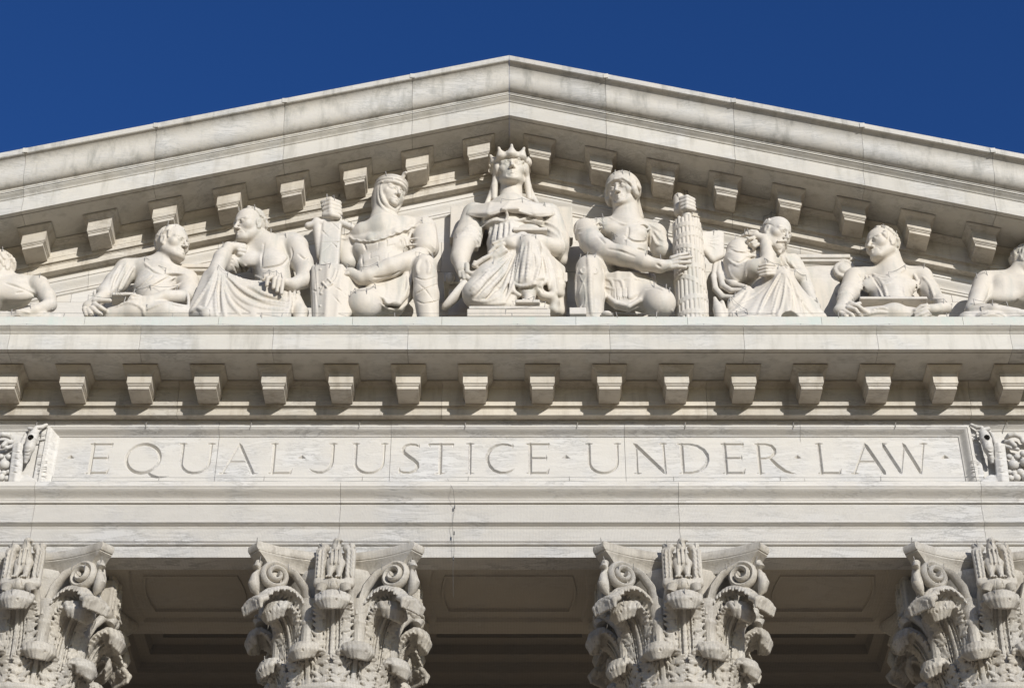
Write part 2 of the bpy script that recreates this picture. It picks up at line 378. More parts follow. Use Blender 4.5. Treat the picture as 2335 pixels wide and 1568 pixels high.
LT = {
 'E': [[(0, .02, .043), (0, .97, .043)], [(-.09, .972, .018), (0, .968, .028), (.5, .968, .028)], [(.5, .985, .02), (.49, .85, .008)], [(0, .515, .028), (.43, .515, .026)], [(.43, .6, .01), (.43, .52, .026), (.43, .44, .01)],
       [(-.1, .02, .014), (0, .035, .03), (.46, .035, .033)], [(.45, .03, .034), (.51, .17, .008)]],
 'Q': [[(.49+.45*math.cos(q), .5+.465*math.sin(q), .034+.014*abs(math.sin(q/1+.75))) for q in [2*math.pi*i/36 for i in range(37)]], [(.64, .06, .03), (.78, -.06, .045), (.95, -.11, .035), (1.1, -.1, .02), (1.24, -.07, .006)]],
 'U': [[(0, .97, .042), (0, .36, .042)]+arc(.38, .38, .38, .35, 180, 360, 16, .042, .03)+[(.77, .97, .03)], sf(0, top), sf(.77, top)],
 'A': [[(.4, 1, .012), (.4, .95, .024), (.03, .02, .024)], [(.4, .98, .02), (.44, .9, .045), (.83, .03, .045)], [(.2, .4, .026), (.64, .4, .026)], sf(.03, bot, .1), sf(.85, bot, .12)],
 'L': [[(0, .02, .042), (0, .97, .042)], sf(0, top), [(-.1, .02, .014), (0, .035, .03), (.48, .035, .033)], [(.47, .03, .034), (.53, .17, .008)]],
 'J': [[(0, .97, .042), (0, .4, .042), (-.03, .25, .042), (-.11, .13, .038), (-.23, .055, .036), (-.37, .045, .034), (-.5, .09, .026), (-.62, .17, .006)], sf(0, top, .11)],
 'S': [[(.5, .9, .02), (.42, .945, .03), (.28, .965, .032), (.15, .92, .036), (.085, .82, .04), (.1, .7, .046), (.22, .58, .05), (.36, .47, .05), (.47, .35, .046), (.49, .22, .042), (.42, .1, .038), (.28, .04, .034), (.12, .045, .032), (.02, .09, .02)], [(.51, .985, .006), (.505, .9, .022), (.51, .83, .006)], [(.0, .22, .006), (.01, .1, .026), (.01, .02, .012)]],
 'T': [[(.02, .967, .028), (.67, .967, .028)], [(0, .99, .006), (.02, .95, .026), (.06, .86, .006)], [(.68, .99, .008), (.67, .95, .024), (.67, .85, .006)], [(.34, .96, .042), (.34, .02, .042)], sf(.34, bot, .12)],
 'I': [[(0, .02, .042), (0, .97, .042)], sf(0, top, .11), sf(0, bot, .11)],
 'C': [[(.72, .9, .02), (.6, .95, .03), (.45, .965, .033), (.28, .92, .038), (.14, .8, .043), (.06, .63, .046), (.05, .45, .046), (.1, .28, .044), (.22, .12, .04), (.4, .04, .036), (.55, .04, .034), (.68, .09, .026), (.78, .17, .006)], [(.735, .98, .006), (.73, .91, .024), (.735, .82, .006)]],
 'N': [[(.07, .86, .022), (.07, .02, .026)], sf(.07, bot, .1), [(-.02, 1, .008), (.06, .93, .045), (.78, .06, .045), (.83, 0, .012)], [(.80, .97, .028), (.82, .02, .028)], sf(.80, top, .1)],
 'D': [[(0, .04, .042), (0, .96, .042)], [(-.12, .978, .012), (0, .966, .028), (.22, .966, .028), (.42, .91, .034), (.58, .79, .042), (.67, .62, .046), (.675, .45, .046), (.6, .25, .042), (.45, .11, .036), (.25, .04, .032), (0, .035, .03), (-.1, .02, .012)]],
 'R': [[(0, .02, .042), (0, .96, .042)], sf(0, bot, .1), [(-.1, .978, .012), (0, .966, .028), (.2, .966, .028), (.36, .92, .036), (.44, .8, .042), (.43, .67, .042), (.33, .55, .034), (.2, .505, .026), (.03, .5, .024)], [(.3, .5, .036), (.48, .27, .046), (.66, .1, .042), (.82, .03, .024), (.96, .012, .006)]],
 'W': [[(.02, .96, .045), (.4, .06, .045), (.42, 0, .01)], [(.42, .02, .018), (.6, .94, .024)], [(.56, 1, .01), (.6, .92, .045), (.93, .06, .045), (.95, 0, .01)], [(.95, .02, .018), (1.13, .97, .026)], sf(.02, top, .11), sf(1.13, top, .1)],
}
def zx(ox, x, y): return xu(.9121*(ox+x/3.8917), .9121*(1070+y/3.8917), YP)
WORD = [('E', 160, 268, 297), ('Q', 160, 590, 297), ('U', 160, 1142, 297), ('A', 160, 1530, 440), ('L', 160, 2037, 297),
        ('J', 740, 353, 297), ('U', 740, 576, 297), ('S', 740, 1008, 297), ('T', 740, 1286, 155), ('I', 740, 1690, 297), ('C', 740, 1842, 297), ('E', 740, 2278, 297),
        ('U', 1240, 906, 297), ('N', 1240, 1338, 155), ('D', 1240, 1813, 297), ('E', 1240, 2232, 297),
        ('R', 1800, 380, 297), ('L', 1800, 975, 297), ('A', 1800, 1300, 440), ('W', 1800, 1572, 155)]
DOTS = [(160, 62), (160, 2312), (1240, 680), (1800, 752), (1800, 2188)]
def letter_depth(ch, X, Z):
    """depth of a V cut at local letter coordinates"""
    D = np.full(X.shape, -1.0)
    for st in LT[ch]:
        for (x0, z0, r0), (x1, z1, r1) in zip(st[:-1], st[1:]):
            dx, dz = x1-x0, z1-z0; l2 = dx*dx+dz*dz+1e-9
            t = np.clip(((X-x0)*dx+(Z-z0)*dz)/l2, 0, 1)
            d = np.hypot(X-x0-t*dx, Z-z0-t*dz)
            D = np.maximum(D, (r0+(r1-r0)*t)*1.12-d)
    return D
letters = []          # (x0,x1,z0,z1,func,name)
zlo, zhi = ZB-.14*HL, ZB+1.04*HL
for ch, ox, x, y in WORD:
    xo = zx(ox, x, y); xs = [p[0] for s_ in LT[ch] for p in s_]
    letters.append([xo+(min(xs)-.05)*HL, xo+(max(xs)+.05)*HL, ch, xo])
for ox, x in DOTS:
    xo = zx(ox, x, 285); letters.append([xo-.14*HL, xo+.14*HL, '.', xo])
letters.sort()
for i in range(len(letters)-1):
    if letters[i][1] > letters[i+1][0]-.004:
        mid = (letters[i][1]+letters[i+1][0])/2; letters[i][1] = mid-.002; letters[i+1][0] = mid+.002
GS = .0068
def carve_panel():
    bands = []; x = -PX-.003
    pv, pf = [], []
    joints = [-3.89, -1.58, 1.55, 3.91]
    def quad(x0, x1, z0, z1):
        edges = [x0]+[j for j in joints if x0 < j < x1]+[x1]
        for k, (a, b) in enumerate(zip(edges[:-1], edges[1:])):
            a += .0025 if k else 0; b -= .0025 if k < len(edges)-2 else 0
            n = len(pv); pv.extend([(a, YP, z0), (b, YP, z0), (b, YP, z1), (a, YP, z1)]); pf.append((n, n+1, n+2, n+3))
    quad(-PX-.003, PX+.003, zpb, zlo); quad(-PX-.003, PX+.003, zhi, zpt+.003)
    nz = int((zhi-zlo)/GS)
    for (x0, x1, ch, xo) in letters:
        quad(x, x0, zlo, zhi); x = x1
        nx = max(8, int((x1-x0)/GS))
        gx = np.linspace(x0, x1, nx+1); gz = np.linspace(zlo, zhi, nz+1)
        X, Z = np.meshgrid(gx, gz, indexing='ij')
        lx, lz = (X-xo)/HL, (Z-ZB)/HL
        if ch == '.':
            d = np.minimum(np.minimum((lz-.5)*1.0, (.12-lx-(lz-.5)*1.0)*.7), (.12+lx-(lz-.5)*1.0)*.7)
        else: d = letter_depth(ch, lx, lz)
        dep = np.clip(d, 0, None)*HL*1.9
        V = np.stack([X, YP+dep, Z], -1).reshape(-1, 3)
        idx = np.arange((nx+1)*(nz+1)).reshape(nx+1, nz+1)
        Q = np.stack([idx[:-1, :-1], idx[1:, :-1], idx[1:, 1:], idx[:-1, 1:]], -1).reshape(-1, 4)
        cut = (dep.reshape(-1)[Q] > 0).any(1)
        for sel, nm in ((cut, 'letter'), (~cut, None)):
            q = Q[sel]; u, inv = np.unique(q, return_inverse=True); q = inv.reshape(-1, 4)
            if nm:
                me = fast_mesh(nm, V[u], q, M_FRZ); me.set_sharp_from_angle(angle=R(35))
                o = link('letter' if ch != '.' else 'word_divider', me, INS)
                if ch != '.': o['label'] = 'carved capital letter '+ch
            else:
                n = len(pv); pv.extend(map(tuple, V[u])); pf.extend([tuple(int(n+k) for k in f) for f in q])
    quad(x, PX+.003, zlo, zhi)
    link('panel_field', me_from('panel_field', pv, pf, M_FRZ), INS)
carve_panel()

# ================================================================ carving engine: smooth solids on a grid, skinned with surface nets
def smin(a, b, k):
    if k <= 0: return np.minimum(a, b)
    h = np.clip(.5+.5*(b-a)/k, 0, 1)
    return b+(a-b)*h-k*h*(1-h)
class Carve:
    """Solid built in metres. Points are given as (x, y, Y): x,y on an enlarged detail of the photograph (ox,oy,sc), Y the depth in metres."""
    def __init__(s, ox, oy, sc, box, Y0=-.97, Y1=.06, h=.0102):
        s.ox, s.oy, s.sc, s.h = ox, oy, sc, h
        P = [s.p(x, y, Y) for x in (box[0], box[2]) for y in (box[1], box[3]) for Y in (Y0, Y1)]
        P = np.array(P); s.lo = P.min(0); s.hi = P.max(0)
        s.lo[1], s.hi[1] = Y0, Y1
        s.n = np.ceil((s.hi-s.lo)/h).astype(int)+1
        s.ax = [s.lo[i]+h*np.arange(s.n[i]) for i in range(3)]
        s.F = np.full(tuple(s.n), 9.0, np.float32)
        cx, cy = (box[0]+box[2])/2, (box[1]+box[3])/2
        a = s.p(cx, cy, -.45); b = s.p(cx+100, cy, -.45); s.u = (b[0]-a[0])/100      # metres per detail pixel
    def p(s, x, y, Y):
        X, Z = atY(.9121*(s.ox+x/s.sc), .9121*(s.oy+y/s.sc), Y); return np.array((X, Y, Z))
    def _sl(s, lo, hi):
        i0 = np.clip(np.floor((np.asarray(lo)-s.lo)/s.h).astype(int), 0, s.n); i1 = np.clip(np.ceil((np.asarray(hi)-s.lo)/s.h).astype(int)+1, 0, s.n)
        if (i1 <= i0).any(): return None
        sl = tuple(slice(a, b) for a, b in zip(i0, i1))
        return sl, s.ax[0][sl[0]][:, None, None], s.ax[1][sl[1]][None, :, None], s.ax[2][sl[2]][None, None, :]
    def _op(s, lo, hi, f, k, sub):
        pad = 2.5*s.h+k; r = s._sl(np.asarray(lo)-pad, np.asarray(hi)+pad)
        if r is None: return
        sl, X, Y, Z = r; d = f(X, Y, Z).astype(np.float32)
        if sub: s.F[sl] = -smin(-s.F[sl], d, k)
        else: s.F[sl] = smin(s.F[sl], d, k)
    # --- primitives in metres
    def wcap(s, a, b, r1, r2, k=.02, sub=False):
        a = np.asarray(a, float); b = np.asarray(b, float); ba = b-a; l2 = float(ba@ba)+1e-12; r = max(r1, r2)
        def f(X, Y, Z):
            t = np.clip(((X-a[0])*ba[0]+(Y-a[1])*ba[1]+(Z-a[2])*ba[2])/l2, 0, 1)
            return np.sqrt((X-a[0]-t*ba[0])**2+(Y-a[1]-t*ba[1])**2+(Z-a[2]-t*ba[2])**2)-(r1+(r2-r1)*t)
        s._op(np.minimum(a, b)-r, np.maximum(a, b)+r, f, k, sub)
    def well(s, c, r, k=.02, M=None, sub=False):
        c = np.asarray(c, float); r = np.asarray(r, float); R_ = r.max()
        def f(X, Y, Z):
            dx, dy, dz = X-c[0], Y-c[1], Z-c[2]
            if M is not None: dx, dy, dz = (M[0][0]*dx+M[1][0]*dy+M[2][0]*dz, M[0][1]*dx+M[1][1]*dy+M[2][1]*dz, M[0][2]*dx+M[1][2]*dy+M[2][2]*dz)
            k0 = np.sqrt((dx/r[0])**2+(dy/r[1])**2+(dz/r[2])**2); k1 = np.sqrt((dx/r[0]**2)**2+(dy/r[1]**2)**2+(dz/r[2]**2)**2)+1e-9
            return k0*(k0-1)/k1
        s._op(c-R_, c+R_, f, k, sub)
    def wbox(s, c, hf, k=.01, M=None, rd=.01, sub=False):
        c = np.asarray(c, float); R_ = float(np.linalg.norm(hf))
        def f(X, Y, Z):
            dx, dy, dz = X-c[0], Y-c[1], Z-c[2]
            if M is not None: dx, dy, dz = (M[0][0]*dx+M[1][0]*dy+M[2][0]*dz, M[0][1]*dx+M[1][1]*dy+M[2][1]*dz, M[0][2]*dx+M[1][2]*dy+M[2][2]*dz)
            qx, qy, qz = np.abs(dx)-hf[0]+rd, np.abs(dy)-hf[1]+rd, np.abs(dz)-hf[2]+rd
            return np.sqrt(np.maximum(qx, 0)**2+np.maximum(qy, 0)**2+np.maximum(qz, 0)**2)+np.minimum(np.maximum(qx, np.maximum(qy, qz)), 0)-rd
        s._op(c-R_, c+R_, f, k, sub)
    # --- primitives on the detail picture; radii in detail pixels
    def chain(s, pts, k=25, sub=False, grow=0):
        for a, b in zip(pts[:-1], pts[1:]):
            s.wcap(s.p(*a[:3]), s.p(*b[:3]), (a[3]+grow)*s.u, (b[3]+grow)*s.u, k*s.u, sub)
    def ell(s, c, r, k=25, rot=(0, 0, 0), sub=False):
        M = np.array(Matrix.Identity(3)) if rot == (0, 0, 0) else np.array(Vector_rot(rot))
        s.well(s.p(*c), np.array(r)*s.u, k*s.u, M, sub)
    def box(s, c, hf, k=6, rot=(0, 0, 0), rd=6, sub=False):
        s.wbox(s.p(*c), np.array(hf)*s.u, k*s.u, np.array(Vector_rot(rot)), rd*s.u, sub)
    def sheet(s, A, B, th, n=None, k=None):
        """cloth between two edges A and B (same number of points)"""
        gap = max(np.linalg.norm(s.p(*a[:3])-s.p(*b[:3])) for a, b in zip(A, B))/s.u
        n = max(2, int(gap/(th*.75))+1)
        for j in range(n+1):
            t = j/n
            row = [tuple(np.array(a[:3])*(1-t)+np.array(b[:3])*t)+(th,) for a, b in zip(A, B)]
            s.chain(row, th*.55)
    # --- strokes laid on the surface as seen
    def hit(s, x, y):
        a, dy, dz = ray(.9121*(s.ox+x/s.sc), .9121*(s.oy+y/s.sc))
        Ys = np.arange(s.lo[1], s.hi[1], s.h*.5); t = (Ys-CAMY)/dy
        P = np.stack([CAMX+a*t, Ys, CAMZ+dz*t], 1)
        G = (P-s.lo)/s.h; I = np.floor(G).astype(int); ok = ((I >= 0) & (I < s.n-1)).all(1)
        v = np.full(len(Ys), 9.); J = I[ok]; f = G[ok]-J; acc = 0
        for i in (0, 1):
            for j in (0, 1):
                for k in (0, 1):
                    acc = acc+s.F[J[:, 0]+i, J[:, 1]+j, J[:, 2]+k]*(f[:, 0] if i else 1-f[:, 0])*(f[:, 1] if j else 1-f[:, 1])*(f[:, 2] if k else 1-f[:, 2])
        v[ok] = acc
        w_ = np.nonzero(v < 0)[0]
        if not len(w_): return None
        i = w_[0]
        if i == 0 or v[i-1] > 1: return P[i]
        q = v[i-1]/(v[i-1]-v[i]); return P[i-1]*(1-q)+P[i]*q
    def stroke(s, pts, r=8, k=6, sub=False, r1=None, deep=0., n=None, taper=True):
        P = np.array([q[:2] for q in pts], float); m = len(P)
        if n is None:
            L_ = np.hypot(*np.diff(P, axis=0).T).sum(); n = int(max(4, 3*(m-1), L_/(r*1.6)))
        T = np.linspace(0, m-1, n+1); C = []
        for t in T:
            i = min(int(t), m-2); f = t-i; p0, p1, p2, p3 = P[max(i-1, 0)], P[i], P[i+1], P[min(i+2, m-1)]
            C.append(.5*((2*p1)+(-p0+p2)*f+(2*p0-5*p1+4*p2-p3)*f*f+(-p0+3*p1-3*p2+p3)*f**3))
        H = [s.hit(*c) for c in C]
        for _ in range(12):                   # let the stroke run smoothly over the form
            G = list(H)
            for i in range(1, n):
                if H[i-1] is not None and H[i] is not None and H[i+1] is not None and abs(H[i-1][1]-H[i+1][1]) < .12:
                    y = .25*H[i-1][1]+.5*H[i][1]+.25*H[i+1][1]
                    X, Z = atY(.9121*(s.ox+C[i][0]/s.sc), .9121*(s.oy+C[i][1]/s.sc), y); G[i] = np.array((X, y, Z))
            H = G
        r1 = r if r1 is None else r1
        for i in range(n):
            if H[i] is None or H[i+1] is None: continue
            if np.linalg.norm(H[i+1]-H[i]) > .12: continue
            ra, rb = [(r+(r1-r)*q/n)*s.u*((.35+.65*math.sin(math.pi*min(max(q/n, .02), .98))**.7) if taper else 1) for q in (i, i+1)]
            o = np.array((0, deep*s.u, 0)); s.wcap(H[i]+o, H[i+1]+o, ra, rb, k*s.u, sub)
    def ridges(s, L, r=9, k=8, deep=0): [s.stroke(q, r*1.22, k*1.15, False, None, deep+r*.25) for q in L]
    def grooves(s, L, r=7, k=5, deep=-2): [s.stroke(q, r*1.3, k*.8, True, None, deep) for q in L]
    # --- a human head; H = head height in detail px, yaw>0 looks to the right of the picture, pitch>0 looks up
    def head(s, x, y, Y, H, yaw, pitch=0, roll=0, hair=None, beard=0, seed=1, ears=True, brow=1.0, eyes=True, male=True):
        H = H*s.u; c0 = s.p(x, y, Y)
        M = np.array((Matrix.Rotation(R(yaw), 3, 'Z') @ Matrix.Rotation(R(roll), 3, 'Y') @ Matrix.Rotation(R(180), 3, 'Z') @ Matrix.Rotation(R(pitch), 3, 'X')))
        def W(q): return c0+M @ ((np.array(q, float)-np.array((0, 0, .5)))*H)
        def cap(a, b, r1, r2=None, k=.05, sub=False): s.wcap(W(a), W(b), r1*H, (r1 if r2 is None else r2)*H, k*H, sub)
        def el(c, r, k=.05, sub=False): s.well(W(c), np.array(r)*H, k*H, M, sub)
        s.HW, s.HM, s.HH, s.Hc, s.He = W, M, H, cap, el
        el((0, -.06, .60), (.325, .42, .39), .02)
        el((0, .09, .37), (.262, .262, .36), .1)
        for e in (-1, 1):
            cap((e*.205, -.02, .28), (e*.095, .25, .105), .115, .092, .08)
            el((e*.175, .2, .41), (.1, .09, .1), .07)
        el((0, .305, .09), (.125, .09, .085), .06)
        s.face(brow, male)
        if ears:
            for e in (-1, 1):
                el((e*.325, -.04, .47), (.05, .09, .145), .02); el((e*.375, -.015, .475), (.03, .05, .095), .015, True)
                el((e*.325, .0, .345), (.035, .04, .045), .02)
        rg = random.Random(seed)
        if beard:
            for i in range(26):
                a = rg.uniform(-1.15, 1.15); z = rg.uniform(-.06, .13)
                el((.25*math.sin(a), .05+.27*math.cos(a), z+.03), (.06, .06, .075), .03)
            for e in (-1, 1): cap((0, .40, .245), (e*.16, .33, .18), .035, .025, .02)
            el((0, .32, -.02), (.12, .1, .12), .05)
        if hair:
            kind, n, lump = hair
            for i in range(n):
                th = rg.uniform(0, 2*math.pi); zz = rg.uniform(-.35, 1); q = math.sqrt(max(0, 1-zz*zz))
                d = (q*math.cos(th), q*math.sin(th), zz)     # on the skull: x side, y front
                lz = .60+.40*d[2]
                if kind == 'short' and (d[1] > .55-.5*max(0, d[2]) and d[2] < .83): continue
                if kind == 'bald' and (d[2] > .45 or d[1] > .1): continue
                if kind == 'receding' and d[1] > .15: continue
                if abs(d[0]) > .75 and -.35 < d[1] < .35 and d[2] < .1: continue
                pos = (.33*d[0], -.06+.425*d[1], .60+.40*d[2])
                t = np.cross(d, (0, .3, 1)); t = t/(np.linalg.norm(t)+1e-6); t2 = np.cross(d, t)
                v = t2*rg.uniform(.05, .09)+t*rg.uniform(-.03, .03)
                cap(np.array(pos)-v, np.array(pos)+v, lump*rg.uniform(.75, 1.15), lump*.6, .010)
    def face(s, brow=1.0, male=True):
        cap, el = s.Hc, s.He
        for e in (-1, 1): cap((e*.21, .262, .56), (0, .322, .575), .045*brow, .05*brow, .05)
        el((0, .295, .205), (.13, .085, .11), .06)
        for e in (-1, 1):
            el((e*.17, .2, .41), (.1, .09, .1), .07)
            el((e*.135, .372, .492), (.102, .105, .062), .02, True)
            el((e*.135, .268, .482), (.085, .085, .058), .008)
            cap((e*.05, .332, .492), (e*.135, .352, .524), .018, .022, .008); cap((e*.135, .352, .524), (e*.225, .28, .496), .022, .018, .008)
            cap((e*.06, .322, .458), (e*.135, .33, .442), .012, .013, .012); cap((e*.135, .33, .442), (e*.21, .275, .466), .013, .012, .012)
        cap((0, .33, .56), (0, .452, .35), .03, .042, .025); el((0, .455, .338), (.047, .05, .04), .015)
        for e in (-1, 1):
            el((e*.05, .385, .328), (.037, .05, .036), .015)
            cap((e*.115, .312, .212), (0, .375, .228), .018, .028, .016); cap((e*.095, .32, .175), (0, .378, .160), .02, .034, .016)
            cap((e*.135, .335, .208), (0, .415, .196), .012, .017, .008, True)
            if male: cap((e*.1, .36, .31), (e*.16, .29, .2), .008, .012, .02, True)
        cap((-.05, .33, .115), (.05, .33, .115), .018, .018, .03, True)
    # --- a hand: palm at (x,y,Y), fingers given as chains of detail points
    def fingers(s, L, r, k=4):
        for f in L: s.chain([(q[0], q[1], q[2], r*(1-.12*i)) for i, q in enumerate(f)], k)
    # --- skin
    def mesh(s, name, mat, loc=(0, 0, 0), smooth=1):
        F = s.F
        b = F < 0
        n0, n1, n2 = np.array(F.shape)-1
        c = np.zeros((n0, n1, n2), np.uint8)
        for i in (0, 1):
            for j in (0, 1):
                for k in (0, 1): c += b[i:i+n0, j:j+n1, k:k+n2]
        act = (c > 0) & (c < 8)
        I = np.argwhere(act); vid = np.full(act.shape, -1, np.int32); vid[tuple(I.T)] = np.arange(len(I))
        acc = np.zeros((len(I), 3), np.float64); cnt = np.zeros(len(I))
        cor = {}
        for i in (0, 1):
            for j in (0, 1):
                for k in (0, 1): cor[(i, j, k)] = F[I[:, 0]+i, I[:, 1]+j, I[:, 2]+k].astype(np.float64)
        for a in cor:
            for ax in range(3):
                if a[ax]: continue
                e = list(a); e[ax] = 1; e = tuple(e); fa, fb = cor[a], cor[e]
                x = (fa < 0) != (fb < 0); d = np.where(x, fa-fb, 1); t = np.where(x, fa/d, 0)
                q = np.tile(np.array(a, float), (len(I), 1)); q[:, ax] += t
                acc[x] += q[x]; cnt[x] += 1
        V = s.lo+s.h*(I+acc/np.maximum(cnt, 1)[:, None])
        Q = []
        for ax in range(3):
            o1, o2 = (ax+1) % 3, (ax+2) % 3
            sa = [slice(None)]*3; sb = [slice(None)]*3; sa[ax] = slice(0, -1); sb[ax] = slice(1, None)
            for o in (o1, o2): sa[o] = slice(1, -1); sb[o] = slice(1, -1)
            A_, B_ = b[tuple(sa)], b[tuple(sb)]
            E_ = np.argwhere(A_ != B_); fl = A_[tuple(E_.T)]
            if not len(E_): continue
            g = E_.copy(); g[:, o1] += 1; g[:, o2] += 1
            def at(d1, d2):
                h_ = g.copy(); h_[:, o1] += d1; h_[:, o2] += d2; return vid[tuple(h_.T)]
            q = np.stack([at(-1, -1), at(0, -1), at(0, 0), at(-1, 0)], 1)
            q[~fl] = q[~fl][:, ::-1]; Q.append(q)
        Q = np.concatenate(Q); Q = Q[(Q >= 0).all(1)]
        for _ in range(smooth):            # one light relaxing pass takes the grid steps out
            S = np.zeros_like(V); W_ = np.zeros(len(V))
            for i in range(4):
                a, b2 = Q[:, i], Q[:, (i+1) % 4]
                np.add.at(S, a, V[b2]); np.add.at(W_, a, 1)
            V = V*.7+.3*S/np.maximum(W_, 1)[:, None]
        return fast_mesh(name, V-np.asarray(loc, float), Q, mat)
def Vector_rot(rot): return (Matrix.Rotation(R(rot[2]), 3, 'Z') @ Matrix.Rotation(R(rot[1]), 3, 'Y') @ Matrix.Rotation(R(rot[0]), 3, 'X'))
def statue(label, C, x, y, parts=(), group='carved figures on the pediment ledge'):
    X = C.p(x, y, -.5)[0]; loc = (X, -.5, ZL)
    o = thing('statue', loc, label, 'statue', group)
    link('body', C.mesh('body', M_STA, loc), o); C.F = None
    return o

# ================================================================ statues
# --- knight with sword and shield
def knight():
    C = Carve(760, 400, 3.734, (-20, 80, 1310, 1520))
    H = 372
    # torso, hips
    C.chain([(745, 690, -.36, 150), (745, 840, -.40, 165), (750, 1000, -.40, 155), (780, 1150, -.42, 165), (800, 1330, -.40, 150)], 60)
    C.chain([(580, 850, -.42, 130), (880, 820, -.42, 135)], 60); C.chain([(610, 1010, -.42, 120), (880, 1000, -.42, 120)], 60)
    C.chain([(600, 1130, -.44, 120), (900, 1110, -.44, 120)], 60)
    # shoulders and mantle
    C.chain([(430, 745, -.36, 58), (560, 700, -.44, 110), (745, 680, -.46, 150), (930, 640, -.44, 110), (1090, 610, -.36, 80)], 60)
    C.sheet([(480, 700, -.40, 0), (640, 650, -.46, 0), (860, 610, -.46, 0), (1030, 580, -.40, 0)], [(440, 745, -.44, 0), (620, 745, -.62, 0), (850, 680, -.62, 0), (1010, 620, -.48, 0)], 36)
    # arm behind the sword
    C.chain([(410, 800, -.34, 95), (420, 960, -.34, 85)], 30)
    C.chain([(400, 960, -.35, 70), (260, 620, -.40, 60)], 30)
    # left arm
    C.chain([(1110, 660, -.38, 110), (1130, 830, -.48, 108)], 40)
    C.chain([(1120, 640, -.38, 118), (1150, 820, -.46, 112)], 30)
    C.chain([(1080, 905, -.60, 92), (800, 1010, -.76, 90), (600, 1090, -.80, 68), (530, 1105, -.80, 60)], 25)
    C.chain([(530, 1105, -.80, 60), (440, 1060, -.80, 52), (400, 1040, -.78, 40)], 20)
    # coif and head
    C.head(806, 325, -.52, H, 40, -12, 3, ears=False, seed=3)
    C.He((0, -.10, .50), (.40, .46, .53), .03)
    C.chain([(760, 430, -.44, 122), (745, 590, -.42, 128), (740, 660, -.42, 175)], 50)
    C.He((0, .38, .34), (.30, .36, .36), .03, True)           # face opening
    C.He((0, .12, .37), (.262, .265, .35), .03); C.He((0, .305, .10), (.105, .09, .08), .05)
    E2(C)
    # brimless helm
    for z, rr in ((.66, .47), (.75, .475), (.84, .46)): C.He((0, -.06, z), (rr-.06, rr+.035, .13), .01)
    C.Hc((0, .36, .70), (0, .46, .94), .05, .055, .02); C.Hc((0, .44, .96), (0, .52, .96), .045, .045, .02)
    C.stroke([(645, 262), (720, 225), (810, 205), (880, 215), (940, 290)], 11, 4)
    for q in ((650, 240), (728, 204), (832, 178)): C.stroke([q, (q[0]+1, q[1]+1)], 10, 3, n=1, taper=False)
    # coif rim round the face
    C.ridges([[(718, 240), (722, 310), (745, 380), (790, 440), (850, 475), (905, 475)]], 17, 7)
    C.ridges([[(690, 250), (700, 380), (760, 470), (860, 525)]], 9, 8)
    # scalloped mantle hem
    pts = [(345, 730), (430, 715), (500, 742), (560, 752), (640, 752), (720, 730), (790, 705), (860, 670), (930, 650), (1000, 622), (1090, 575), (1180, 590)]
    for a, b in zip(pts[:-1], pts[1:]): C.stroke([a, ((a[0]+b[0])/2, (a[1]+b[1])/2+15), b], 9, 8, taper=False, deep=3)
    C.grooves([[(450, 765), (560, 776), (650, 772), (800, 728), (1000, 648)]], 8, 6)
    # cross on the breast
    cr = [(692, 768), (692, 835), (622, 868), (618, 918), (694, 895), (698, 942), (778, 925), (782, 862), (846, 842), (846, 790), (772, 806), (770, 745), (692, 768)]
    for a, b in zip(cr[:-1], cr[1:]): C.stroke([a, b], 5, 2, True, taper=False, deep=-1)
    C.grooves([[(540, 880), (545, 960), (550, 1030)], [(560, 780), (580, 850)], [(930, 720), (950, 800)], [(900, 740), (905, 790)]], 7, 8)
    # sleeve hem
    C.ridges([[(945, 800), (1030, 790), (1110, 815), (1170, 860), (1190, 895)], [(960, 745), (1050, 735), (1150, 770), (1220, 830)]], 11, 8)
    C.ridges([[(1010, 640), (980, 720), (960, 790)], [(1220, 640), (1225, 740), (1215, 860)]], 10, 12)
    # kneeling knee, other shin
    C.ell((560, 1350, -.76), (150, 120, 150), 20)
    C.chain([(560, 1350, -.72, 140), (760, 1300, -.45, 165)], 40)
    C.chain([(1125, 985, -.72, 100), (1130, 1080, -.74, 108), (1140, 1260, -.72, 116), (1160, 1480, -.68, 98)], 25)
    C.chain([(1130, 1000, -.66, 105), (930, 1090, -.42, 150)], 40)
    # tunic skirt
    C.sheet([(640, 1195, -.66, 0), (780, 1160, -.68, 0), (930, 1100, -.66, 0), (1000, 1010, -.62, 0)], [(660, 1210, -.70, 0), (770, 1330, -.74, 0), (880, 1340, -.72, 0), (985, 1230, -.62, 0)], 24, 4, 20)
    C.sheet([(620, 1180, -.58, 0), (780, 1200, -.60, 0), (930, 1160, -.58, 0), (1010, 1050, -.55, 0)], [(720, 1330, -.60, 0), (810, 1400, -.62, 0), (900, 1390, -.62, 0), (1000, 1280, -.56, 0)], 22, 4, 20)
    C.ridges([[(655, 1215), (700, 1270), (745, 1290), (780, 1335), (840, 1320), (905, 1340)]], 12, 6)
    C.ridges([[(700, 1330), (790, 1385), (890, 1385), (960, 1330), (1005, 1240)]], 12, 6)
    C.ridges([[(960, 1080), (970, 1160), (940, 1270)], [(1000, 1030), (1000, 1120), (985, 1200)]], 11, 10)
    C.grooves([[(650, 1100), (760, 1090), (900, 1040)], [(945, 1130), (935, 1220)]], 8, 10)
    # leg wrappings, knee
    C.grooves([[(1020, 1085), (1120, 1120), (1240, 1090)], [(1060, 1150), (1140, 1220), (1220, 1330)], [(1250, 1160), (1150, 1195), (1030, 1260)], [(1030, 1300), (1120, 1340), (1260, 1310)]], 5, 3, -1)
    C.ridges([[(1080, 930), (1060, 1000), (1065, 1060)], [(1150, 930), (1170, 1000), (1160, 1060)]], 14, 16)
    C.fingers([[(420, 1035, -.84), (375, 1040, -.84), (365, 1075, -.83)], [(410, 1060, -.85), (370, 1075, -.84)]], 20)
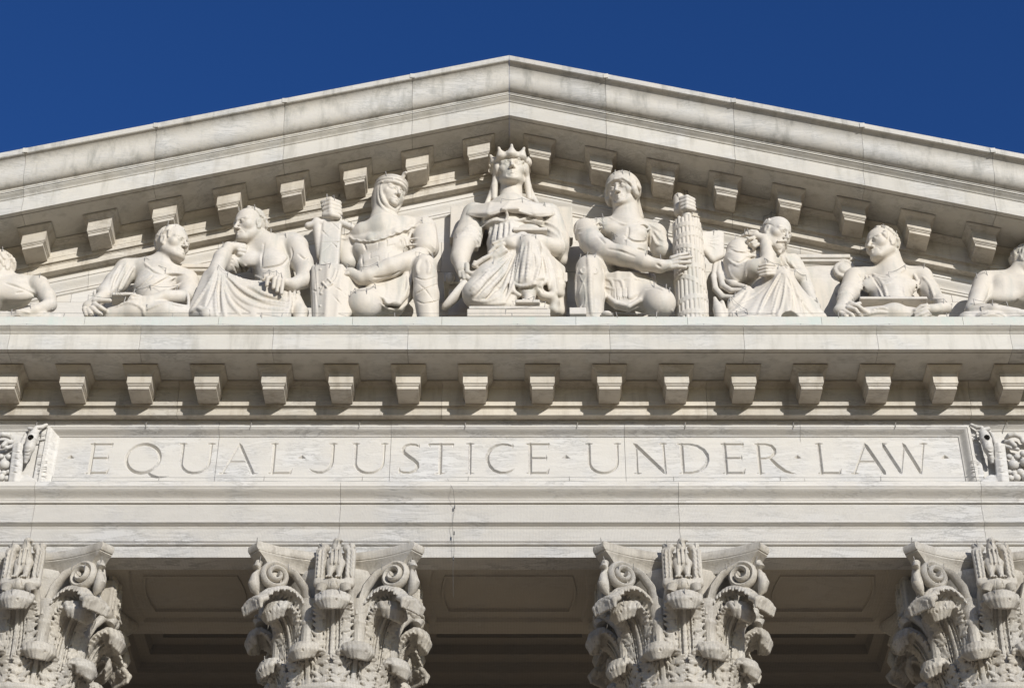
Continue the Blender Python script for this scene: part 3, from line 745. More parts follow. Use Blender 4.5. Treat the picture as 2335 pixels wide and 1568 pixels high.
    # fist on the sword
    C.ell((255, 450, -.52), (88, 80, 105), 15)
    for i in range(4): C.chain([(178+6*i, 395+36*i, -.58, 27), (250, 378+36*i, -.64, 30), (328+3*i, 402+34*i, -.58, 25)], 9)
    C.chain([(200, 520, -.58, 36), (260, 515, -.64, 34), (320, 530, -.62, 28)], 6)
    o = statue('marble knight in helm and scalloped mantle, kneeling with sword and shield', C, 650, 1450)
    # sword: guard, scabbard
    S = Carve(760, 400, 3.734, (-20, 300, 500, 1100))
    S.chain([(255, 520, -.52, 60), (255, 560, -.52, 70)], 10)
    S.box((250, 790, -.50), (92, 55, 330), 8, (0, 0, 0), 25)
    S.chain([(40, 615, -.52, 36), (160, 585, -.54, 32)], 8); S.chain([(350, 590, -.54, 32), (445, 630, -.52, 34)], 8)
    S.chain([(120, 580, -.52, 46), (155, 900, -.48, 36)], 20)
    S.grooves([[(165, 690), (345, 575)], [(165, 770), (340, 765)], [(250, 575), (340, 660)], [(165, 655), (230, 720)], [(260, 770), (340, 850)], [(165, 860), (270, 770)], [(165, 960), (250, 985)], [(165, 940), (230, 985)]], 5, 3, -1)
    link('sword', S.mesh('sword', M_STA, o.location), o)
    S = Carve(760, 400, 3.734, (30, 930, 560, 1520))
    S.sheet([(95, 1005, -.78, 0), (230, 985, -.86, 0), (345, 1000, -.84, 0), (410, 1060, -.78, 0), (490, 1190, -.70, 0)], [(110, 1500, -.80, 0), (210, 1500, -.88, 0), (300, 1500, -.88, 0), (370, 1480, -.84, 0), (430, 1420, -.78, 0)], 26, 14, 14)
    S.sheet([(85, 1010, -.74, 0), (75, 1200, -.74, 0), (90, 1480, -.74, 0)], [(120, 1010, -.82, 0), (120, 1200, -.84, 0), (120, 1480, -.84, 0)], 16, 3, 10)
    S.ridges([[(300, 1000), (270, 1100), (200, 1160), (150, 1240)], [(330, 1010), (300, 1110), (240, 1180), (175, 1250)], [(150, 1240), (175, 1252)]], 9, 4)
    S.grooves([[(100, 1025), (110, 1200), (130, 1400)], [(280, 1180), (360, 1230), (420, 1290)], [(260, 1250), (330, 1330), (390, 1380)], [(80, 1215), (120, 1225)]], 6, 3, -1)
    for q in ((150, 1020), (150, 1360), (150, 1190), (420, 1310)): S.stroke([q, (q[0]+2, q[1]+1)], 11, 3, n=1, taper=False)
    for a, b in (((170, 1140), (225, 1110)), ((225, 1110), (262, 1150)), ((262, 1150), (212, 1185)), ((212, 1185), (170, 1140))): S.stroke([a, b], 9, 3, taper=False)
    link('shield', S.mesh('shield', M_STA, o.location), o)
    return o
def E2(C, male=True):
    """lay the features of a face again after the head was clad"""
    C.face(1.0, male)
# --- enthroned woman
def queen():
    C = Carve(1080, 340, 3.266, (60, 60, 1180, 1470), -1.03)
    # body
    C.chain([(640, 620, -.36, 150), (640, 760, -.36, 160), (640, 900, -.36, 175), (640, 1050, -.40, 190)], 60)
    C.chain([(400, 660, -.34, 100), (640, 610, -.38, 120), (890, 650, -.34, 100)], 60)
    C.ell((500, 690, -.52), (92, 88, 84), 30); C.ell((815, 685, -.52), (92, 88, 84), 30)
    # arms
    C.chain([(350, 720, -.36, 92), (300, 860, -.44, 98)], 40); C.chain([(262, 880, -.48, 92), (232, 1000, -.60, 74), (238, 1070, -.68, 52)], 25)
    C.chain([(960, 700, -.34, 98), (1025, 900, -.40, 92)], 40); C.chain([(1000, 915, -.50, 80), (880, 880, -.62, 70), (740, 840, -.76, 50)], 25)
    C.chain([(345, 640, -.34, 100), (285, 830, -.38, 105), (220, 980, -.30, 70)], 30); C.chain([(955, 640, -.34, 95), (1035, 860, -.34, 88), (1050, 1010, -.30, 60)], 30)
    # hands
    C.ell((625, 880, -.84), (75, 45, 45), 15, (0, 25, 0)); C.chain([(740, 830, -.80, 50), (640, 870, -.84, 50)], 15)
    C.fingers([[(580, 885, -.88), (520, 905, -.88), (470, 955, -.86)], [(580, 915, -.88), (525, 945, -.88), (485, 985, -.86)], [(600, 935, -.88), (550, 965, -.87), (515, 985, -.86)], [(600, 850, -.87), (560, 860, -.88), (500, 880, -.88)]], 21)
    C.ell((245, 1085, -.70), (52, 45, 62), 15); C.fingers([[(285, 1050, -.76), (290, 1110, -.78), (320, 1120, -.78)], [(230, 1120, -.72), (235, 1150, -.72)], [(255, 1120, -.74), (265, 1165, -.74)], [(275, 1120, -.75), (290, 1160, -.75)]], 21)
    # neck, head, hair
    C.chain([(645, 400, -.40, 92), (645, 560, -.36, 100)], 30)
    C.head(645, 292, -.48, 348, 3, -4, -2, seed=5, male=False)
    cap, el = C.Hc, C.He
    for e in (-1, 1):
        for i in range(7):
            a = .25+.2*i
            cap((e*.32*math.sin(min(a, 1.5)), .30*math.cos(a), .84-.07*i), (e*.35*math.sin(min(a+.2, 1.55)), .28*math.cos(a+.22), .76-.075*i), .065, .06, .02)
        cap((e*.36, -.02, .40), (e*.40, -.06, .1), .085, .08, .03); cap((e*.40, -.06, .1), (e*.42, -.04, -.28), .085, .07, .03)
        cap((e*.36, -.16, .4), (e*.46, -.14, -.05), .08, .08, .03); cap((e*.46, -.14, -.05), (e*.60, -.05, -.42), .08, .05, .03)
    for e in (-1, 1): el((e*.34, .02, .52), (.10, .2, .2), .04)
    el((0, -.1, .66), (.375, .46, .40), .03, False)
    el((0, .44, .33), (.24, .2, .34), .02, True); el((0, .10, .37), (.262, .265, .36), .03); el((0, .305, .085), (.1, .085, .08), .05); E2(C, False)
    for i in range(11):
        a = -1.5+.3*i; cap((.35*math.sin(a), -.06+.42*math.cos(a), .80-.13*abs(math.sin(a))), (.37*math.sin(a+.12), -.06+.44*math.cos(a+.12), .72-.15*abs(math.sin(a))), .06, .055, .012)
    # mantle yoke
    C.sheet([(330, 585, -.46, 0), (480, 560, -.62, 0), (640, 550, -.66, 0), (800, 556, -.62, 0), (960, 575, -.46, 0)], [(300, 640, -.52, 0), (460, 636, -.69, 0), (590, 600, -.72, 0), (830, 636, -.69, 0), (985, 640, -.52, 0)], 18)
    C.ridges([[(305, 645), (400, 655), (480, 642), (590, 608)], [(690, 606), (800, 640), (880, 652), (980, 645)]], 9, 3)
    C.grooves([[(300, 672), (400, 684), (500, 664), (590, 630)], [(690, 628), (800, 662), (900, 680), (985, 668)]], 11, 4)
    C.chain([(578, 598, -.75, 18), (698, 594, -.75, 18)], 4)
    # gown over thighs, knees and shins
    C.chain([(640, 1040, -.50, 170), (480, 1190, -.66, 145), (370, 1290, -.74, 112)], 40)
    C.chain([(370, 1290, -.74, 112), (520, 1370, -.70, 85), (660, 1400, -.66, 60)], 40)
    C.chain([(700, 1010, -.44, 150), (790, 905, -.80, 96)], 40)
    C.chain([(790, 910, -.81, 90), (790, 1050, -.78, 100), (785, 1200, -.74, 88), (790, 1330, -.72, 52)], 30)
    C.sheet([(735, 880, -.80, 0), (850, 880, -.80, 0), (900, 960, -.70, 0)], [(668, 1195, -.78, 0), (830, 1215, -.84, 0), (930, 1190, -.74, 0)], 26)
    C.sheet([(880, 900, -.68, 0), (960, 1000, -.52, 0)], [(1000, 1280, -.70, 0), (1060, 1300, -.50, 0)], 30)
    C.sheet([(980, 1010, -.46, 0), (1060, 1080, -.34, 0)], [(1010, 1430, -.60, 0), (1070, 1430, -.46, 0)], 26)
    C.sheet([(520, 1110, -.70, 0), (660, 1010, -.68, 0)], [(600, 1390, -.74, 0), (700, 1300, -.72, 0)], 24)
    C.sheet([(860, 1100, -.60, 0), (1040, 1120, -.48, 0)], [(870, 1440, -.62, 0), (1040, 1440, -.50, 0)], 34)
    # hem and curls
    C.ridges([[(660, 1195), (720, 1225), (800, 1215), (860, 1170), (905, 1160), (925, 1190), (890, 1215)]], 15, 6)
    C.chain([(880, 1205, -.78, 24), (872, 1255, -.76, 28), (905, 1300, -.72, 32), (975, 1315, -.68, 34), (1005, 1350, -.64, 32), (990, 1410, -.62, 30)], 22)
    C.chain([(1005, 1160, -.60, 26), (1045, 1165, -.56, 26), (1060, 1215, -.54, 26), (1030, 1270, -.56, 26)], 22)
    C.ridges([[(650, 960), (560, 1060), (430, 1180), (330, 1290)], [(668, 985), (590, 1110), (480, 1230), (380, 1340)], [(682, 1020), (630, 1160), (540, 1290), (450, 1375)], [(470, 1100), (400, 1180), (320, 1250)]], 14, 12)
    C.grooves([[(655, 975), (575, 1085), (455, 1205), (355, 1315)], [(675, 1003), (610, 1135), (510, 1260), (420, 1360)]], 11, 10)
    C.chain([(650, 1200, -.80, 22), (665, 1270, -.78, 20), (710, 1300, -.76, 18)], 8)
    C.grooves([[(870, 1235), (900, 1250), (905, 1275)], [(720, 1245), (800, 1245), (850, 1225)]], 12, 6)
    # foot in sandal on its block
    C.chain([(790, 1290, -.74, 42), (790, 1350, -.84, 40)], 12); C.box((780, 1385, -.84), (95, 60, 16), 4)
    C.fingers([[(745+22*i, 1340, -.86), (742+24*i, 1365, -.90)] for i in range(4)], 14)
    # folds
    C.ridges([[(445, 760), (430, 850), (400, 960)], [(480, 740), (465, 840), (440, 920)], [(520, 725), (510, 800), (490, 860)], [(560, 715), (555, 790), (545, 840)], [(600, 710), (600, 780), (590, 830)], [(640, 705), (640, 780), (635, 810)],
              [(400, 740), (385, 860), (380, 950)]], 12, 9)
    C.grooves([[(462, 755), (450, 850), (420, 940)], [(500, 735), (490, 820), (470, 890)], [(540, 722), (532, 800), (520, 850)], [(580, 715), (578, 790), (570, 830)], [(620, 708), (620, 790)]], 8, 6)
    C.ridges([[(400, 745), (460, 712), (560, 695), (640, 690), (740, 690), (830, 705), (890, 735)]], 11, 6)
    C.ridges([[(420, 690), (480, 660), (560, 690), (600, 690)], [(880, 680), (820, 650), (740, 680), (690, 690)], [(440, 720), (500, 690), (580, 695)], [(600, 600), (615, 650), (600, 690)]], 9, 8)
    C.ridges([[(680, 930), (630, 1030), (560, 1110), (500, 1170)], [(690, 960), (650, 1070), (610, 1180), (570, 1290)], [(690, 990), (665, 1120), (640, 1250), (600, 1340)], [(660, 940), (560, 1030), (420, 1110)], [(330, 1340), (450, 1350), (560, 1300)], [(345, 1370), (480, 1370), (600, 1360)]], 12, 10)
    C.grooves([[(690, 940), (645, 1050), (590, 1160)], [(685, 1040), (660, 1160), (620, 1280)], [(500, 1050), (600, 1000), (680, 930)]], 9, 8)
    C.ridges([[(740, 880), (705, 1020), (680, 1170)], [(800, 860), (790, 1000), (770, 1180)], [(860, 900), (880, 1020), (850, 1170)], [(905, 960), (935, 1100), (960, 1260)], [(950, 990), (990, 1120), (1010, 1240)], [(770, 900), (745, 1050), (720, 1200)]], 12, 10)
    C.grooves([[(720, 900), (690, 1040), (665, 1180)], [(895, 960), (915, 1080), (930, 1180)], [(830, 950), (840, 1060), (820, 1180)]], 9, 8)
    C.ridges([[(235, 800), (300, 790), (380, 860)], [(260, 770), (330, 760), (400, 820)], [(280, 740), (350, 730), (405, 790)], [(345, 850), (365, 930), (340, 990)], [(1040, 780), (1075, 900), (1040, 1010)], [(900, 740), (960, 770), (1040, 830)], [(920, 700), (1000, 740), (1060, 800)]], 11, 9)
    o = statue('crowned marble woman in gown seated on a throne under the gable peak', C, 640, 1420)
    # crown
    S = Carve(1080, 340, 3.266, (430, 40, 870, 420), h=.0095)
    HH = 348*C.u
    def W(x, y, z): return C.HW((x, y, z-.04))
    N = 40
    for i in range(N):
        a, b = 2*math.pi*i/N, 2*math.pi*(i+1)/N
        for z in (.70, .77): S.wcap(W(.41*math.sin(a), -.07+.47*math.cos(a), z+.02*math.cos(a)), W(.41*math.sin(b), -.07+.47*math.cos(b), z+.02*math.cos(b)), .045*HH, .045*HH, .02*HH)
    for i in range(10):
        a = 2*math.pi*(i/10); c_, s_ = math.cos(a), math.sin(a)
        b0 = W(.42*s_, -.07+.48*c_, .78); t0 = W(.50*s_, -.07+.57*c_, .915)
        S.wcap(b0, t0, .125*HH, .03*HH, .06*HH); S.wcap(t0, W(.515*s_, -.07+.585*c_, .935), .042*HH, .035*HH, .01*HH)
        S.wcap(W(.44*s_, -.07+.5*c_, .76), W(.455*s_, -.07+.515*c_, .77), .035*HH, .03*HH, .005*HH)
    link('crown', S.mesh('crown', M_STA, o.location), o)
    S = Carve(1080, 340, 3.266, (320, 620, 1000, 1120))
    S.box((800, 785, -.66), (140, 45, 17), 4, (0, 0, 0), 6); S.ell((785, 780, -.62), (112, 36, 78), 4)
    link('book', S.mesh('book', M_STA, o.location), o)
    S = Carve(1080, 340, 3.266, (300, 920, 560, 1120)); S.chain([(510, 960, -.86, 22), (420, 1005, -.86, 20), (345, 1055, -.84, 22)], 5); S.chain([(350, 1030, -.86, 16), (365, 1070, -.82, 16)], 4)
    link('sword_hilt', S.mesh('sword_hilt', M_STA, o.location), o)
    S = Carve(1080, 340, 3.266, (60, 1100, 360, 1500)); S.ell((195, 1290, -.66), (52, 75, 185), 5, (12, 32, 20)); S.ell((150, 1270, -.70), (30, 60, 160), 5, (12, 32, 20), True)
    link('disc', S.mesh('disc', M_STA, o.location), o)
    # throne and plinth
    t = link('throne', None, o); t.location = (0, 0, 0)
    def bx(nm, x0, y0, x1, y1, Y0, Y1):
        a = C.p(x0, y1, Y0); b = C.p(x1, y0, Y0); L0 = np.array(o.location)
        z0 = min(a[2], ZL+2); m = link(nm, box_me(nm, a[0]-L0[0], b[0]-L0[0], Y0-L0[1], Y1-L0[1], a[2]-L0[2], b[2]-L0[2], M_STA), t)
        bv = m.modifiers.new('b', 'BEVEL'); bv.width = .012; bv.segments = 2
    bx('throne_back', 145, 570, 420, 830, -.16, .01); bx('throne_back', 860, 575, 1145, 830, -.16, .01)
    bx('throne_arm', 95, 1110, 330, 1190, -.40, .01); bx('throne_arm', 1010, 1110, 1105, 1190, -.42, .01); bx('throne_side', 130, 1195, 330, 1470, -.34, .01); bx('throne_side', 1010, 1195, 1090, 1470, -.36, .01)
    bx('plinth', 300, 1385, 945, 1408, -.90, -.1); bx('plinth', 285, 1409, 965, 1470, -.915, -.1)
    S = Carve(1080, 340, 3.266, (90, 1080, 330, 1260)); S.ell((150, 1160, -.44), (36, 36, 58), 5)
    link('throne_finial', S.mesh('throne_finial', M_STA, o.location), o)
    return o
# --- soldier with bundle of rods
def soldier():
    C = Carve(1400, 400, 3.7325, (90, 60, 1120, 1520))
    H = 368
    C.chain([(630, 690, -.36, 165), (640, 830, -.36, 165), (650, 960, -.36, 155), (660, 1120, -.38, 175)], 60)
    C.chain([(260, 660, -.36, 110), (600, 620, -.40, 110), (880, 690, -.34, 100)], 60)
    C.ell((690, 690, -.52), (125, 75, 85), 40); C.ell((500, 650, -.50), (120, 75, 85), 40)
    C.chain([(610, 420, -.42, 118), (620, 600, -.40, 140)], 45)
    C.head(585, 300, -.50, H*1.05, -28, -14, -2, seed=9, ears=False)
    cap, el = C.Hc, C.He
    # helmet: bowl, band, cheek guard, neck guard
    el((0, -.10, .64), (.43, .52, .45), .02); el((0, .50, .33), (.27, .36, .31), .012, True)
    el((0, .09, .35), (.25, .265, .33), .008); el((0, .305, .085), (.105, .09, .08), .05); E2(C)
    for e in (-1, 1):
        cap((e*.36, .10, .62), (e*.35, .14, .36), .07, .09, .03); el((e*.36, .08, .30), (.07, .12, .11), .03); el((e*.42, -.06, .52), (.05, .1, .1), .02)
    cap((0, -.5, .4), (0, -.62, .05), .22, .2, .08); cap((.2, -.42, .4), (.26, -.5, .0), .12, .1, .05)
    rim = [(-.35, .14, .36), (-.32, .26, .52), (-.2, .37, .645), (0, .425, .67), (.2, .37, .645), (.32, .26, .52), (.35, .14, .36)]
    for a, b in zip(rim[:-1], rim[1:]): cap(a, b, .035, .035, .01)
    # near arm across the body
    C.chain([(235, 650, -.46, 112), (300, 770, -.60, 110), (420, 860, -.72, 100)], 40)
    C.chain([(420, 860, -.72, 102), (600, 900, -.80, 96), (780, 960, -.84, 78), (930, 990, -.84, 58), (1000, 985, -.84, 50)], 30)
    C.ell((420, 800, -.74), (90, 60, 60), 40, (0, 40, 0))
    C.ell((1010, 975, -.84), (65, 35, 52), 15, (0, -12, 0))
    C.fingers([[(1040, 915, -.84), (1110, 890, -.86), (1200, 872, -.84)], [(1050, 945, -.86), (1120, 918, -.88), (1225, 905, -.86)], [(1050, 975, -.86), (1120, 955, -.88), (1215, 955, -.86)], [(1040, 1005, -.85), (1100, 995, -.87), (1170, 1000, -.86)]], 22)
    # far arm
    C.chain([(890, 700, -.34, 105), (960, 850, -.36, 92)], 40); C.chain([(960, 850, -.36, 85), (1060, 860, -.34, 75)], 30)
    # cuirass and straps
    C.ridges([[(460, 530), (540, 585), (640, 605), (740, 570)]], 12, 6)
    C.ridges([[(835, 620), (850, 740), (855, 830), (890, 920)], [(830, 600), (900, 640), (980, 700)], [(860, 690), (900, 780), (960, 800)], [(880, 660), (940, 740), (985, 760)]], 13, 6)
    C.ridges([[(715, 620), (770, 595), (830, 625), (810, 650), (720, 625)], [(250, 520), (330, 540), (345, 590), (270, 600), (250, 540)], [(345, 520), (420, 590), (510, 590)], [(330, 540), (400, 600), (480, 600)]], 10, 4)
    C.ridges([[(165, 560), (240, 515), (330, 530), (390, 620)], [(165, 650), (260, 640), (390, 625)], [(170, 690), (250, 690), (330, 650)], [(165, 560), (150, 700), (190, 820)]], 12, 6)
    C.grooves([[(600, 700), (680, 760), (790, 765), (830, 730)], [(640, 620), (635, 700), (600, 760)], [(720, 830), (800, 850)]], 8, 12)
    for q in ((796, 722),): C.stroke([q, (q[0]+1, q[1])], 8, 4, n=1, taper=False)
    C.grooves([[(450, 830), (560, 850), (700, 900)], [(350, 700), (420, 780)], [(900, 970), (940, 1000)]], 7, 14)
    # belt, flaps, skirt
    C.sheet([(430, 1090, -.62, 0), (540, 1070, -.70, 0), (660, 1070, -.72, 0), (860, 1090, -.60, 0)], [(430, 1270, -.62, 0), (540, 1300, -.72, 0), (650, 1290, -.74, 0), (850, 1190, -.64, 0)], 30)
    C.ridges([[(440, 1100), (540, 1120), (640, 1110), (760, 1120), (850, 1150)], [(420, 1180), (520, 1210), (600, 1200)], [(430, 1110), (480, 1130), (500, 1190)], [(520, 1120), (570, 1130), (590, 1195)]], 13, 6)
    for x in (470, 520, 575, 625, 680, 730): C.stroke([(x, 1190 if x < 640 else 1110), (x+5, 1305 if x < 640 else 1230)], 6, 4, True)
    for x in range(530, 640, 20): C.stroke([(x, 1270), (x, 1305)], 6, 3, True)
    C.chain([(415, 1255, -.66, 20), (520, 1335, -.74, 22), (640, 1365, -.76, 22), (740, 1310, -.74, 24), (820, 1220, -.70, 24)], 10)
    C.sheet([(430, 1270, -.62, 0), (540, 1300, -.70, 0), (650, 1290, -.72, 0), (790, 1230, -.66, 0)], [(425, 1262, -.64, 0), (520, 1335, -.71, 0), (640, 1362, -.73, 0), (760, 1300, -.70, 0)], 20)
    C.chain([(415, 1290, -.60, 20), (520, 1370, -.66, 22), (640, 1395, -.68, 22), (760, 1340, -.66, 24)], 10)
    # bent leg with greave
    C.chain([(270, 1010, -.74, 118), (275, 1120, -.74, 128), (280, 1280, -.70, 130), (300, 1500, -.66, 105)], 25)
    C.chain([(280, 1010, -.66, 120), (470, 1110, -.36, 150)], 40)
    C.ridges([[(265, 905), (280, 1050), (285, 1250), (300, 1440)]], 14, 20); C.ridges([[(165, 1000), (150, 1160), (150, 1300)], [(390, 980), (405, 1080), (400, 1300)]], 10, 6)
    for cx, cy in ((215, 1030), (325, 1030)): C.stroke([(cx, cy-30), (cx+26, cy), (cx, cy+30), (cx-26, cy), (cx, cy-26)], 7, 4, taper=False)
    C.ridges([[(180, 1070), (230, 1180), (240, 1320), (200, 1420)], [(250, 1080), (200, 1180), (180, 1260)], [(215, 1340), (190, 1380), (215, 1420)]], 7, 4)
    # kneeling leg
    C.ell((930, 1340, -.74), (140, 120, 140), 25); C.chain([(930, 1330, -.70, 135), (700, 1240, -.40, 160)], 40)
    C.ridges([[(900, 1430), (920, 1390), (980, 1375), (1040, 1395), (1060, 1440)]], 12, 5)
    C.grooves([[(800, 1200), (880, 1190), (960, 1220)], [(700, 1430), (800, 1400)]], 7, 12)
    C.ridges([[(860, 1130), (950, 1150), (1020, 1200)]], 10, 8)
    C.box((150, 1430, -.86), (90, 40, 40), 6); C.ell((435, 1440, -.80), (50, 40, 30), 8)
    o = statue('marble soldier in crested helmet kneeling beside the tall bundle of rods', C, 600, 1450)
    S = Carve(1400, 400, 3.7325, (1000, 250, 1520, 1520))
    rr = 138*S.u; ax0, ax1 = S.p(1195, 535, -.56-rr)+np.array((0, rr, 0)), S.p(1255, 1500, -.56-rr)+np.array((0, rr, 0))
    S.wcap(ax0+np.array((0, 0, -.2)), ax1, rr*.74, rr*.86, .02); S.wcap(ax0+np.array((0, 0, -.1)), S.p(1180, 425, -.56), .07, .07, .02)
    ex = np.array((1, 0, 0)); d = ax1-ax0; d[2] += .0
    for i in range(22):
        a = 2*math.pi*i/22; o0 = np.array((math.cos(a), math.sin(a), 0))
        S.wcap(ax0+o0*rr*.86+np.array((0, 0, .02+.02*(i % 3))), ax1+o0*rr*1.0, .125*rr, .14*rr, .006)
    for t, tl in ((.075, .0), (.175, .03), (.30, -.05), (.49, .03), (.62, -.12), (.79, .05), (.93, 0)):
        for i in range(26):
            a, b = 2*math.pi*i/26, 2*math.pi*(i+1)/26
            def q(w_, dz): return ax0+d*t+np.array((math.cos(w_), math.sin(w_), 0))*rr*(.95+.14*t)+np.array((0, 0, dz+tl*math.cos(w_)))
            for dz in (0, .02, .04, .06): S.wcap(q(a, dz), q(b, dz), .014, .014, .006)
    # axe blade
    S.sheet([(1340, 700, -.50, 0), (1440, 690, -.46, 0), (1500, 690, -.44, 0)], [(1350, 850, -.50, 0), (1420, 930, -.46, 0), (1500, 900, -.44, 0)], 30)
    S.ridges([[(1370, 750), (1440, 720), (1490, 700)], [(1370, 760), (1440, 745), (1495, 745)], [(1370, 770), (1440, 780), (1490, 790)], [(1375, 790), (1430, 810), (1460, 840)]], 6, 4)
    # fist on top
    S.ell((1180, 430, -.56), (74, 68, 84), 10); S.chain([(1110, 360, -.46, 55), (1120, 480, -.46, 60)], 15)
    for i in range(4): S.chain([(1128+4*i, 362+33*i, -.62, 22), (1185, 348+33*i, -.67, 25), (1245+3*i, 372+31*i, -.62, 21)], 7)
    link('rod_bundle', S.mesh('rod_bundle', M_STA, o.location), o)
    return o
# --- bearded man, chin on hand
def bearded():
    C = Carve(1740, 500, 4.9, (120, 120, 1660, 1480), h=.0115)
    H = 470
    C.chain([(760, 800, -.30, 220), (800, 1000, -.32, 240), (850, 1200, -.34, 240)], 80)
    C.chain([(520, 640, -.30, 150), (900, 760, -.30, 190), (1200, 830, -.28, 120)], 80)
    # near sleeve
    C.chain([(520, 620, -.40, 150), (500, 760, -.46, 155), (520, 930, -.50, 140)], 50)
    C.chain([(560, 900, -.55, 110), (720, 840, -.66, 110), (860, 780, -.72, 92)], 40)
    # forearm up, hand bent back under the head
    C.chain([(885, 790, -.74, 92), (880, 680, -.70, 88), (855, 560, -.62, 66), (845, 500, -.58, 60)], 25)
    C.ell((760, 455, -.56), (110, 55, 52), 25, (0, 12, 0)); C.chain([(850, 490, -.58, 58), (740, 440, -.58, 48)], 25)
    C.fingers([[(680, 420, -.58), (620, 420, -.58), (575, 440, -.55)], [(700, 470, -.60), (650, 480, -.60), (640, 510, -.56)], [(730, 510, -.60), (690, 530, -.60), (680, 560, -.55)], [(750, 550, -.60), (715, 570, -.60), (710, 600, -.55)], [(740, 395, -.60), (680, 385, -.60), (620, 400, -.58)]], 30)
    # other hand round the forearm
    C.chain([(1250, 950, -.40, 95), (1080, 900, -.66, 75), (960, 870, -.76, 70)], 25); C.ell((860, 880, -.80), (95, 60, 70), 15)
    C.fingers([[(960, 805, -.84), (860, 790, -.88), (780, 810, -.84)], [(970, 840, -.86), (860, 828, -.90), (765, 850, -.85)], [(960, 875, -.86), (860, 868, -.90), (765, 890, -.85)], [(950, 905, -.86), (870, 908, -.88), (785, 925, -.84)]], 26)
    # far shoulder and arm
    C.chain([(1180, 760, -.28, 110), (1290, 950, -.30, 105), (1370, 1130, -.36, 90)], 40); C.chain([(1370, 1130, -.36, 80), (1430, 1240, -.50, 60), (1480, 1300, -.55, 50)], 25)
    # head
    C.chain([(960, 560, -.42, 130), (900, 760, -.34, 160)], 60)
    C.head(985, 420, -.52, H*1.04, 46, -26, 4, seed=11, beard=0, brow=1.15, hair=('bald', 60, .04))
    cap, el = C.Hc, C.He
    for e in (-1, 1): cap((0, .42, .255), (e*.17, .34, .15), .045, .03, .02); cap((e*.2, .12, .16), (e*.06, .28, .02), .06, .07, .05)
    cap((0, .31, .05), (0, .36, -.09), .085, .05, .04)
    C.grooves([[(800, 310), (900, 300), (960, 330)], [(1000, 640), (1020, 610), (1050, 600)]], 6, 5)
    # raised knee and gown
    C.chain([(1060, 935, -.80, 78), (900, 1100, -.50, 190)], 60)
    C.sheet([(1030, 870, -.84, 0), (1090, 860, -.84, 0), (1150, 920, -.78, 0)], [(900, 1460, -.84, 0), (1120, 1460, -.88, 0), (1290, 1460, -.78, 0)], 48)
    C.sheet([(1010, 890, -.80, 0), (960, 950, -.70, 0), (860, 1000, -.62, 0)], [(880, 1460, -.84, 0), (640, 1470, -.84, 0), (440, 1440, -.78, 0)], 48)
    C.sheet([(1160, 950, -.70, 0), (1250, 1100, -.55, 0)], [(1320, 1460, -.70, 0), (1560, 1440, -.56, 0)], 44)
    C.sheet([(640, 1090, -.66, 0), (430, 1240, -.72, 0)], [(800, 1350, -.80, 0), (430, 1420, -.76, 0)], 40)
    C.ell((1160, 1450, -.88), (120, 70, 90), 20, (0, 0, 0), True)
    C.ridges([[(1050, 870), (960, 1020), (850, 1200), (760, 1400)], [(1070, 870), (1010, 1060), (960, 1240), (940, 1400)], [(1090, 870), (1070, 1100), (1040, 1300), (1000, 1410)], [(1110, 880), (1150, 1100), (1160, 1330)], [(1130, 890), (1230, 1120), (1300, 1390)], [(620, 1100), (500, 1200), (420, 1250)], [(640, 1110), (560, 1270), (430, 1330)], [(600, 1250), (520, 1330), (420, 1400)], [(1240, 1150), (1340, 1300), (1430, 1400)]], 20, 16)
    C.grooves([[(1045, 900), (930, 1100), (820, 1320)], [(1060, 920), (985, 1120), (930, 1330)], [(1080, 930), (1045, 1150), (1005, 1340)], [(1120, 950), (1190, 1150), (1230, 1330)], [(860, 1060), (700, 1180), (560, 1250)]], 15, 14)
    # cloth swept behind
    C.chain([(240, 770, -.40, 34), (215, 950, -.44, 38), (240, 1090, -.48, 40), (330, 1190, -.56, 40), (450, 1195, -.62, 34)], 14)
    C.chain([(290, 760, -.40, 30), (285, 900, -.46, 34), (330, 1050, -.54, 38), (430, 1110, -.62, 36), (620, 1105, -.68, 28)], 14)
    C.chain([(340, 800, -.38, 40), (370, 960, -.44, 50), (460, 1040, -.54, 46), (610, 1070, -.62, 34)], 20)
    C.ridges([[(420, 560), (520, 600), (680, 620)], [(400, 640), (520, 690), (700, 680), (770, 700)], [(390, 720), (480, 790), (560, 800), (640, 740)], [(470, 780), (580, 860), (620, 960)], [(400, 820), (440, 930), (520, 1000)], [(500, 480), (620, 510), (720, 610)], [(660, 700), (620, 820), (610, 950)]], 14, 12)
    C.grooves([[(410, 600), (520, 645), (690, 650)], [(440, 740), (540, 770), (640, 700)], [(1040, 690), (1050, 780), (1120, 850)], [(1100, 690), (1110, 770), (1200, 860)]], 10, 9)
    C.ridges([[(1020, 690), (1030, 770), (1080, 830)], [(1075, 680), (1085, 760), (1150, 850)], [(1140, 690), (1170, 780), (1250, 870)]], 13, 9)
    C.chain([(230, 1200, -.72, 20), (270, 1330, -.74, 60), (300, 1450, -.74, 70)], 15); C.chain([(320, 1250, -.76, 26), (370, 1440, -.76, 40)], 12)
    return statue('bearded bald marble man bending his head onto his hand, right of the rod bundle', C, 900, 1440)
